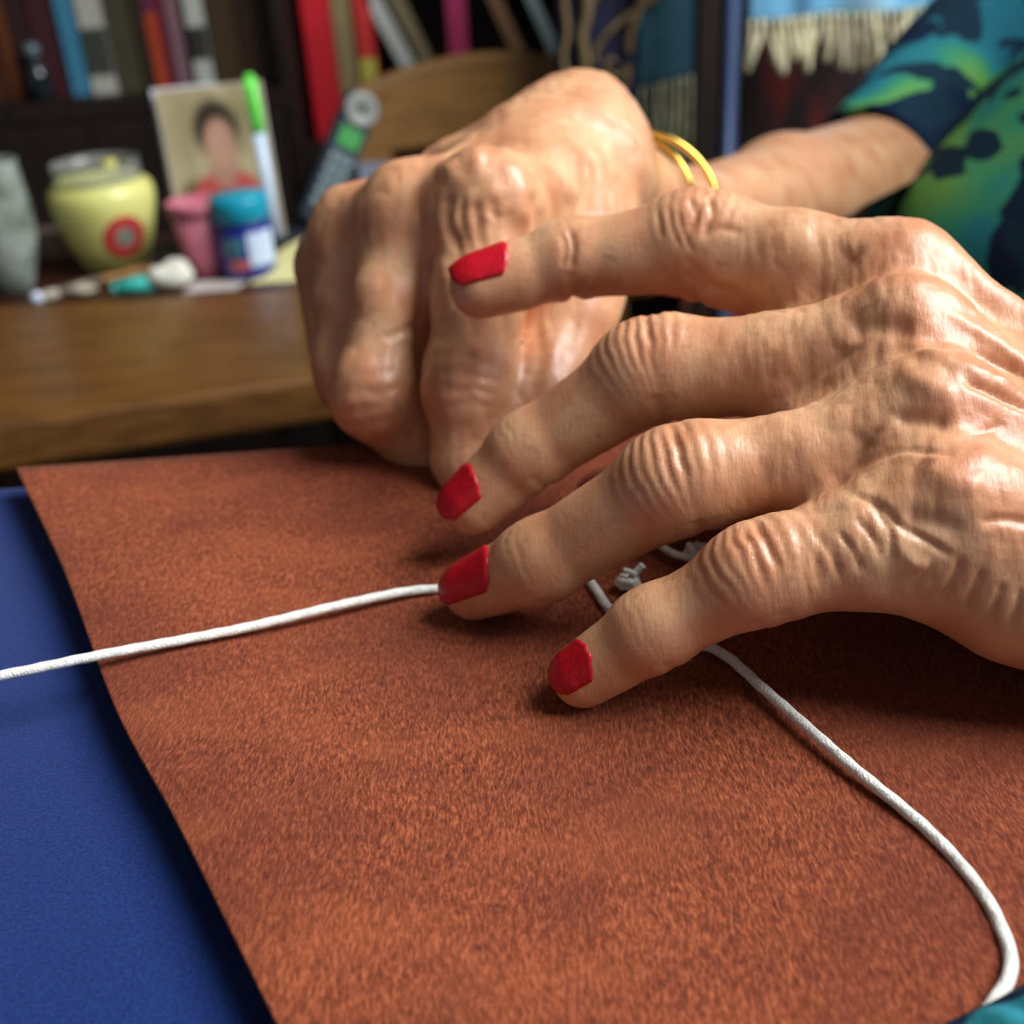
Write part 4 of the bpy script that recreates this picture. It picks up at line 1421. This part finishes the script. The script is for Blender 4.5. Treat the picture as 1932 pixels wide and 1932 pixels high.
def right_hand():
    G = Field((-0.075, 0.222, 0.000), (0.205, 0.580, 0.145), 0.00095)
    names = ['index', 'middle', 'ring', 'pinky']
    pads = [(P3((1112, 330, .310)), P3((1112, 430, .302)), .013, .0125), (P3((1000, 430, .290)), P3((1090, 560, .290)), .010, .0105),
            (P3((820, 520, .295)), P3((1000, 420, .305)), .014, .016), (P3((900, 600, .292)), P3((1010, 720, .284)), .013, .010), (P3((740, 600, .296)), P3((860, 640, .294)), .0125, .0125), (P3((760, 740, .294)), P3((860, 740, .290)), .0105, .0105), (P3((1000, 300, .305)), P3((1090, 260, .320)), .014, .0145)]
    palm, f, J, tp, tr, W, back = hand_field(G, RH, RH_THUMB, RH_WRIST, .3, pads, .0022, .0104)
    hints = {n: 0.85 * CBACK + 0.1 * CUP - 0.3 * CRIGHT for n in names}
    for i, n in enumerate(names):
        pts, rad = J[n]
        a, d, s = finger_frame(pts, 2, hints[n])
        G.cone(f, pts[2] + d * 0.002, pts[2] + d * 0.0015 - a * 0.004, rad[2] * 0.95, rad[2] * 0.92, .004)
        G.cone(palm, pts[-1] + back * 0.002, pts[-1] + back * 0.001 + unit(W[i] - pts[-1]) * 0.006, rad[-1] * 0.95, rad[-1] * 0.9, .005)
        G.cone(palm, pts[-1] + back * 0.0085, W[i] * 0.8 + pts[-1] * 0.2 + back * 0.0105, .0028, .002, .004)
    F = smin(palm, f, .005)
    wr = P3((1125, 300, .326))
    G.cone(F, P3((1100, 300, .328)), P3((1180, 400, .352)), .0150, .0150, .008)
    G.cone(F, P3((1120, 330, .318)), P3((1190, 410, .350)), .0130, .0150, .012)
    G.cone(F, P3((1180, 404, .350)), P3((1280, 426, .385)), .0155, .0165, .012)
    G.cone(F, P3((1280, 426, .385)), P3((1480, 380, .460)), .0165, .0236, .012)
    G.cone(F, P3((1480, 380, .460)), P3(ELBOW), .0236, .0312, .012)
    G.cone(F, P3(ELBOW), P3((1760, 230, .570)), .0290, .0280, .012)
    V, Q = surface_net(F, G.lo, G.h)
    V = laplace(V, Q, 2, 0.5)
    N = vnormals(V, Q)
    disp = np.zeros(len(V)); red = np.zeros(len(V))
    for n in names:
        pts, rad = J[n]
        a, d, s = finger_frame(pts, 2, hints[n])
        creases(V, N, pts[2], a, d, s, rad[2], [(-.007, .0012, .0003), (-.003, .0012, .0004), (.001, .0012, .0004), (.005, .0012, .0003)], disp)
        red += gauss(V, pts[2] + d * rad[2], .010) * 0.6 + gauss(V, pts[-1] + back * rad[-1] * 0.7, .012) * 0.35
    hd = unit(CBACK + 0.6 * CUP)
    creases(V, N, J['index'][0][-1], unit(-CUP + 0.3 * CRIGHT), hd, unit(np.cross(-CUP + 0.3 * CRIGHT, hd)), .013,
            [(-.007, .0012, .0002), (-.002, .0012, .0002), (.003, .0012, .0002)], disp)
    hc = np.stack([V @ CUP, V @ CRIGHT, V @ CBACK], 1)
    w1 = vnoise(hc / np.array([.006, .003, .005]) + 9)
    hand = np.clip((0.345 - (V - CP) @ -CBACK) / 0.02, 0, 1)
    strokes(V, N, RIGHT_STROKES, disp)
    disp -= hand * 0.00030 * (1 - np.abs(2 * w1 - 1)) ** 2
    disp += hand * (vnoise(hc / .009 + 3) - 0.5) * 0.0014
    V = V + N * disp[:, None]
    add_skin(V, Q, np.clip(red, 0, 1), hc)
    a = unit(tp[0] - tp[1]); hint = CBACK * 0.5 + CUP - 0.2 * CRIGHT; d = unit(hint - a * (hint @ a))
    return W


LW = left_hand()
right_hand()


# ---------------- the rest of the arms and the trunk inside the shirt (coarse, same body mesh)
SH_R = PD(2150, -90, .62); SH_L = np.array([0.46, 0.16, 0.24]); EL_L = np.array([0.335, 0.085, 0.030])
def trunk():
    G = Field((0.10, 0.02, -0.20), (0.62, 0.80, 0.48), 0.005)
    F = G.new(); F[:] = 0.3
    lw = (LW[1] + LW[2]) / 2
    G.cone(F, lw + np.array([-0.01, 0, 0]), EL_L, .018, .030, .01, .05)
    G.cone(F, EL_L, SH_L, .031, .040, .01, .05)
    G.cone(F, P3((1700, 320, .548)), SH_R, .029, .042, .01, .05)
    G.cone(F, SH_R, SH_L, .05, .05, .03, .08)
    c = (SH_R + SH_L) / 2
    G.cone(F, c + np.array([-0.01, 0.02, -0.08]), np.array([0.34, 0.45, -0.19]), .09, .10, .05, .1)
    G.cone(F, c, c + np.array([-0.02, 0, 0.13]), .048, .042, .03, .06)
    V, Q = surface_net(F, G.lo, G.h)
    add_skin(V, Q, np.zeros(len(V)), V.copy())


trunk()


def skin_mat():
    t = NT('aged_skin')
    red = t.n('ShaderNodeAttribute', attribute_name='red').outputs['Fac']
    hc = t.n('ShaderNodeAttribute', attribute_name='hc').outputs['Vector']
    tc = t.n('ShaderNodeTexCoord').outputs['Object']
    big = t.noise(tc, 95, 3)
    med = t.noise(tc, 330, 3)
    spot = t.noise(tc, 190, 2)
    c = t.ramp(big, [(0.30, srgb(194, 134, 96)), (0.50, srgb(210, 155, 115)), (0.70, srgb(220, 174, 132))])
    c = t.mix(t.math('MULTIPLY', t.step(med, 0.45, 0.75), 0.35), c, srgb(190, 122, 84))
    c = t.mix(t.math('MULTIPLY', t.step(spot, 0.66, 0.74), 0.45), c, srgb(158, 104, 74))
    c = t.mix(t.math('MULTIPLY', red, 0.55), c, srgb(206, 122, 88))
    t.l(c, t.b.inputs['Base Color'])
    t.b.inputs['Roughness'].default_value = 0.37
    t.b.inputs['Specular IOR Level'].default_value = 0.6
    t.b.inputs['Subsurface Weight'].default_value = 0.28
    t.b.inputs['Subsurface Radius'].default_value = (1.0, 0.35, 0.2)
    t.b.inputs['Subsurface Scale'].default_value = 0.0028
    f1 = t.noise(hc, 1700, 4, (1.0, 0.30, 0.30), 0.6)
    f2 = t.noise(hc, 900, 3, (0.5, 1.0, 1.0))
    h = t.math('ADD', f1, t.math('MULTIPLY', f2, 0.7))
    t.l(t.bump(h, 0.30, 0.00036), t.b.inputs['Normal'])
    return t.m


def build_person():
    root = empty('person', (0.44, 0.46, Z_FLOOR), label='person in a green and navy patterned shirt, both hands working cord over the leather', cat='person')
    root.location = (0, 0, 0)
    V = np.vstack(skin_V); Q = np.vstack(skin_Q)
    me = bpy.data.meshes.new('body')
    me.vertices.add(len(V)); me.vertices.foreach_set('co', V.astype(np.float32).ravel())
    me.loops.add(Q.size); me.loops.foreach_set('vertex_index', Q.astype(np.int32).ravel())
    me.polygons.add(len(Q)); me.polygons.foreach_set('loop_start', np.arange(0, Q.size, 4, dtype=np.int32))
    me.polygons.foreach_set('use_smooth', np.ones(len(Q), bool))
    me.update(calc_edges=True)
    at = me.attributes.new('red', 'FLOAT', 'POINT'); at.data.foreach_set('value', np.concatenate(skin_red).astype(np.float32))
    at = me.attributes.new('hc', 'FLOAT_VECTOR', 'POINT'); at.data.foreach_set('vector', np.vstack(skin_hc).astype(np.float32).ravel())
    me.materials.append(skin_mat())
    o = bpy.data.objects.new('body', me); col.objects.link(o); o.parent = root
    m = mat('red_nail_polish', srgb(196, 14, 34), 0.34, var=srgb(176, 8, 28), vscale=700, bump=0.15, bscale=1500, spec=0.5)
    for v, f in nails:
        n = obj('nail', v, f, m, root, smooth=True)
        n['label'] = 'red painted fingernail'
    return root


person = build_person()


# ---------------- shirt
def shirt_mat():
    t = NT('batik_print_cotton')
    tc = t.n('ShaderNodeTexCoord').outputs['Object']
    wob = t.n('ShaderNodeTexNoise', i_Scale=24.0, i_Detail=2.0); t.l(tc, wob.inputs['Vector'])
    off = t.n('ShaderNodeVectorMath', operation='MULTIPLY_ADD')
    t.l(wob.outputs['Color'], off.inputs[0]); off.inputs[1].default_value = (0.03, 0.03, 0.03); t.l(tc, off.inputs[2])
    v = off.outputs[0]
    def near(pt, rad):
        d = t.n('ShaderNodeVectorMath', operation='DISTANCE'); t.l(tc, d.inputs[0]); d.inputs[1].default_value = tuple(float(q) for q in pt)
        return t.math('SUBTRACT', 1.0, t.step(d.outputs['Value'], rad * 0.3, rad))
    green = near(PD(1590, 260, .51), .055)          # leaf-green motif round the cuff
    hue = t.math('ADD', t.noise(tc, 15, 2), t.math('MULTIPLY', green, 0.12))
    c = t.ramp(hue, [(0.36, srgb(38, 116, 138)), (0.47, srgb(48, 140, 150)), (0.54, srgb(70, 166, 118)), (0.64, srgb(122, 190, 84))])
    wash = t.noise(tc, 60, 3)
    c = t.mix(t.math('MULTIPLY', wash, 0.35), c, srgb(30, 96, 112))
    navy = t.step(t.math('SUBTRACT', t.noise(v, 25, 1.5), t.math('MULTIPLY', green, 0.05)), 0.51, 0.53)
    c = t.mix(navy, c, srgb(20, 40, 66))
    streak = t.step(t.noise(v, 26, 1, (1, 1, 2.4)), 0.565, 0.585)
    c = t.mix(streak, c, srgb(24, 52, 70))
    t.l(c, t.b.inputs['Base Color'])
    t.b.inputs['Roughness'].default_value = 0.9
    t.b.inputs['Specular IOR Level'].default_value = 0.15
    t.l(t.bump(t.noise(tc, 900, 2), 0.2, 0.0006), t.b.inputs['Normal'])
    return t.m


def cloth_tube(path, radii, segs=72, thick=0.0016, fold=0.0025, seed=0, squash=1.0):
    """open-ended garment tube with an inside, thickness and soft folds"""
    path = catmull(path, 12)
    rad = np.interp(np.linspace(0, 1, len(path)), np.linspace(0, 1, len(radii)), radii)
    T, N, B = frames(path)
    rings = []
    for inner in (0, 1):
        idx = range(len(path)) if not inner else range(len(path) - 1, -1, -1)
        for i in idx:
            ring = []
            for k in range(segs):
                a = 2 * math.pi * k / segs
                f = fold * (0.6 * math.sin(3 * a + i * 0.16 + seed) + 0.4 * math.sin(7 * a - i * 0.23 + seed * 2)) * min(1, 0.25 + i / 10)
                r = rad[i] + f - (thick if inner else 0)
                ring.append(path[i] + r * (math.cos(a) * N[i] + squash * math.sin(a) * B[i]))
            rings.append(ring)
    V, Fs = loft(rings, cap=False)
    n = len(rings); s = segs
    for k in range(s):
        k2 = (k + 1) % s
        Fs.append(((n - 1) * s + k, (n - 1) * s + k2, k2, k))
    return V, Fs


M_shirt = shirt_mat()
shirt = None
obj('sleeve', *cloth_tube([P3((1640, 326, .530)), P3((1726, 248, .550)), P3((1880, 120, .585)), SH_R], [.0312, .0355, .044, .062], fold=.0022), M_shirt, person, smooth=True, label='green and navy patterned short sleeve')
obj('sleeve', *cloth_tube([EL_L + np.array([-.01, 0, .012]), EL_L * .6 + SH_L * .4, SH_L], [.045, .055, .07], fold=.004, seed=3), M_shirt, person, smooth=True, label='green and navy patterned short sleeve')


def torso():
    rings = []
    n = 72
    zref = PD(1700, 440, .47)[2]
    xref = PD(1700, 440, .47)[0]
    for i, z in enumerate(np.linspace(-.33, .30, 40)):
        u = (z + .33) / .63
        rx = .135 - .05 * max(0, u - .75) * 4 * (u > .75)
        ry = .150 - .05 * max(0, u - .8) * 5 * (u > .8)
        # the chest slopes back above the belly
        cx = xref + .005 + .135 + 0.95 * max(0.0, z - zref) * (1 if z < zref + .10 else (.10 + (z - zref - .10) * .3) / (z - zref)) - .02 * min(1, max(0, zref - z) * 8)
        cy = .47
        ring = []
        for k in range(n):
            a = 2 * math.pi * k / n
            f = .006 * math.sin(5 * a + 2.5 * math.sin(u * 6)) + .004 * math.sin(11 * a + 9 * u)
            ring.append((cx + (rx + f) * math.cos(a), cy + (ry + f) * math.sin(a), z))
        rings.append(ring)
    return loft(rings)


obj('shirt_body', *torso(), M_shirt, person, smooth=True, label='green and navy patterned shirt front')


def shirt_tail():
    """hem of the shirt lying over the near right corner of the leather"""
    E0 = [PZ(1700, 1985, .004), PZ(1770, 1940, .004), PZ(1830, 1908, .0042), PZ(1880, 1882, .0045), PZ(1940, 1848, .0045), PZ(2030, 1785, .005), PZ(2150, 1690, .006)]
    C_ = catmull(E0, 8)
    out = np.array([.30, -.40, 0.0]); out /= np.linalg.norm(out)
    V = []
    m_ = len(C_)
    steps = [0, .0006, .0018, .004, .008, .014, .022, .035, .05, .07]
    for lay in (0, 1):
        for j, d in enumerate(steps):
            for i, c in enumerate(C_):
                z = .0042 + .0052 * (1 - math.exp(-d / .0035)) + .002 * math.sin(i * .5 + d * 120) * min(1, d / .01)
                p = c + out * d
                V.append((p[0], p[1], z - (0.0016 if lay else 0)))
    Fs = []
    L_ = m_ * len(steps)
    for j in range(len(steps) - 1):
        for i in range(m_ - 1):
            a = j * m_ + i
            Fs += [(a, a + m_, a + m_ + 1, a + 1), (a + L_, a + 1 + L_, a + m_ + 1 + L_, a + m_ + L_)]
    for i in range(m_ - 1):
        Fs.append((i, i + 1, i + 1 + L_, i + L_))
    return V, Fs


obj('shirt_hem', *shirt_tail(), M_shirt, person, smooth=True, label='patterned shirt hem lying on the leather corner')

# ---------------- gold bracelet round the right wrist
M_gold = mat('polished_gold', srgb(226, 190, 92), 0.22, metallic=1.0)
fa_ = unit(P3((1280, 415, .385)) - P3((1180, 385, .348)))
br = empty('bracelet', (0, 0, 0), label='gold bangle of twisted strands hanging round the far wrist', cat='bracelet')


def ring_path(c, ax, R, ph=0.0, wob=0.0, tilt=0.0, sq=1.0):
    u = unit(np.cross(ax, np.array([0, 0, 1.0]))); v = np.cross(u, ax)
    pts = []
    for k in range(97):
        a = 2 * math.pi * k / 96
        pts.append(c + R * (math.cos(a) * u + sq * math.sin(a) * v) + ax * (wob * math.sin(3 * a + ph) + tilt * math.cos(a + ph)))
    return np.array(pts)


bc_ = P3((1196, 405, .356))
obj('strand', *tube(ring_path(bc_, fa_, .0245, 0, .0010, .006), .0011, 10, cap=False), M_gold, br, smooth=True)
obj('strand', *tube(ring_path(bc_ - fa_ * .004, fa_, .0222, 2.4, .0014, .003), .0010, 10, cap=False), M_gold, br, smooth=True)
kc = P3((1208, 288, .352))
kn = [kc + .0032 * np.array([math.cos(i * 1.9), math.sin(i * 1.3) * .8, math.sin(i * 1.9 + .6)]) for i in range(12)]
obj('knot', *tube(catmull(kn, 8), .0011, 8), M_gold, br, smooth=True)
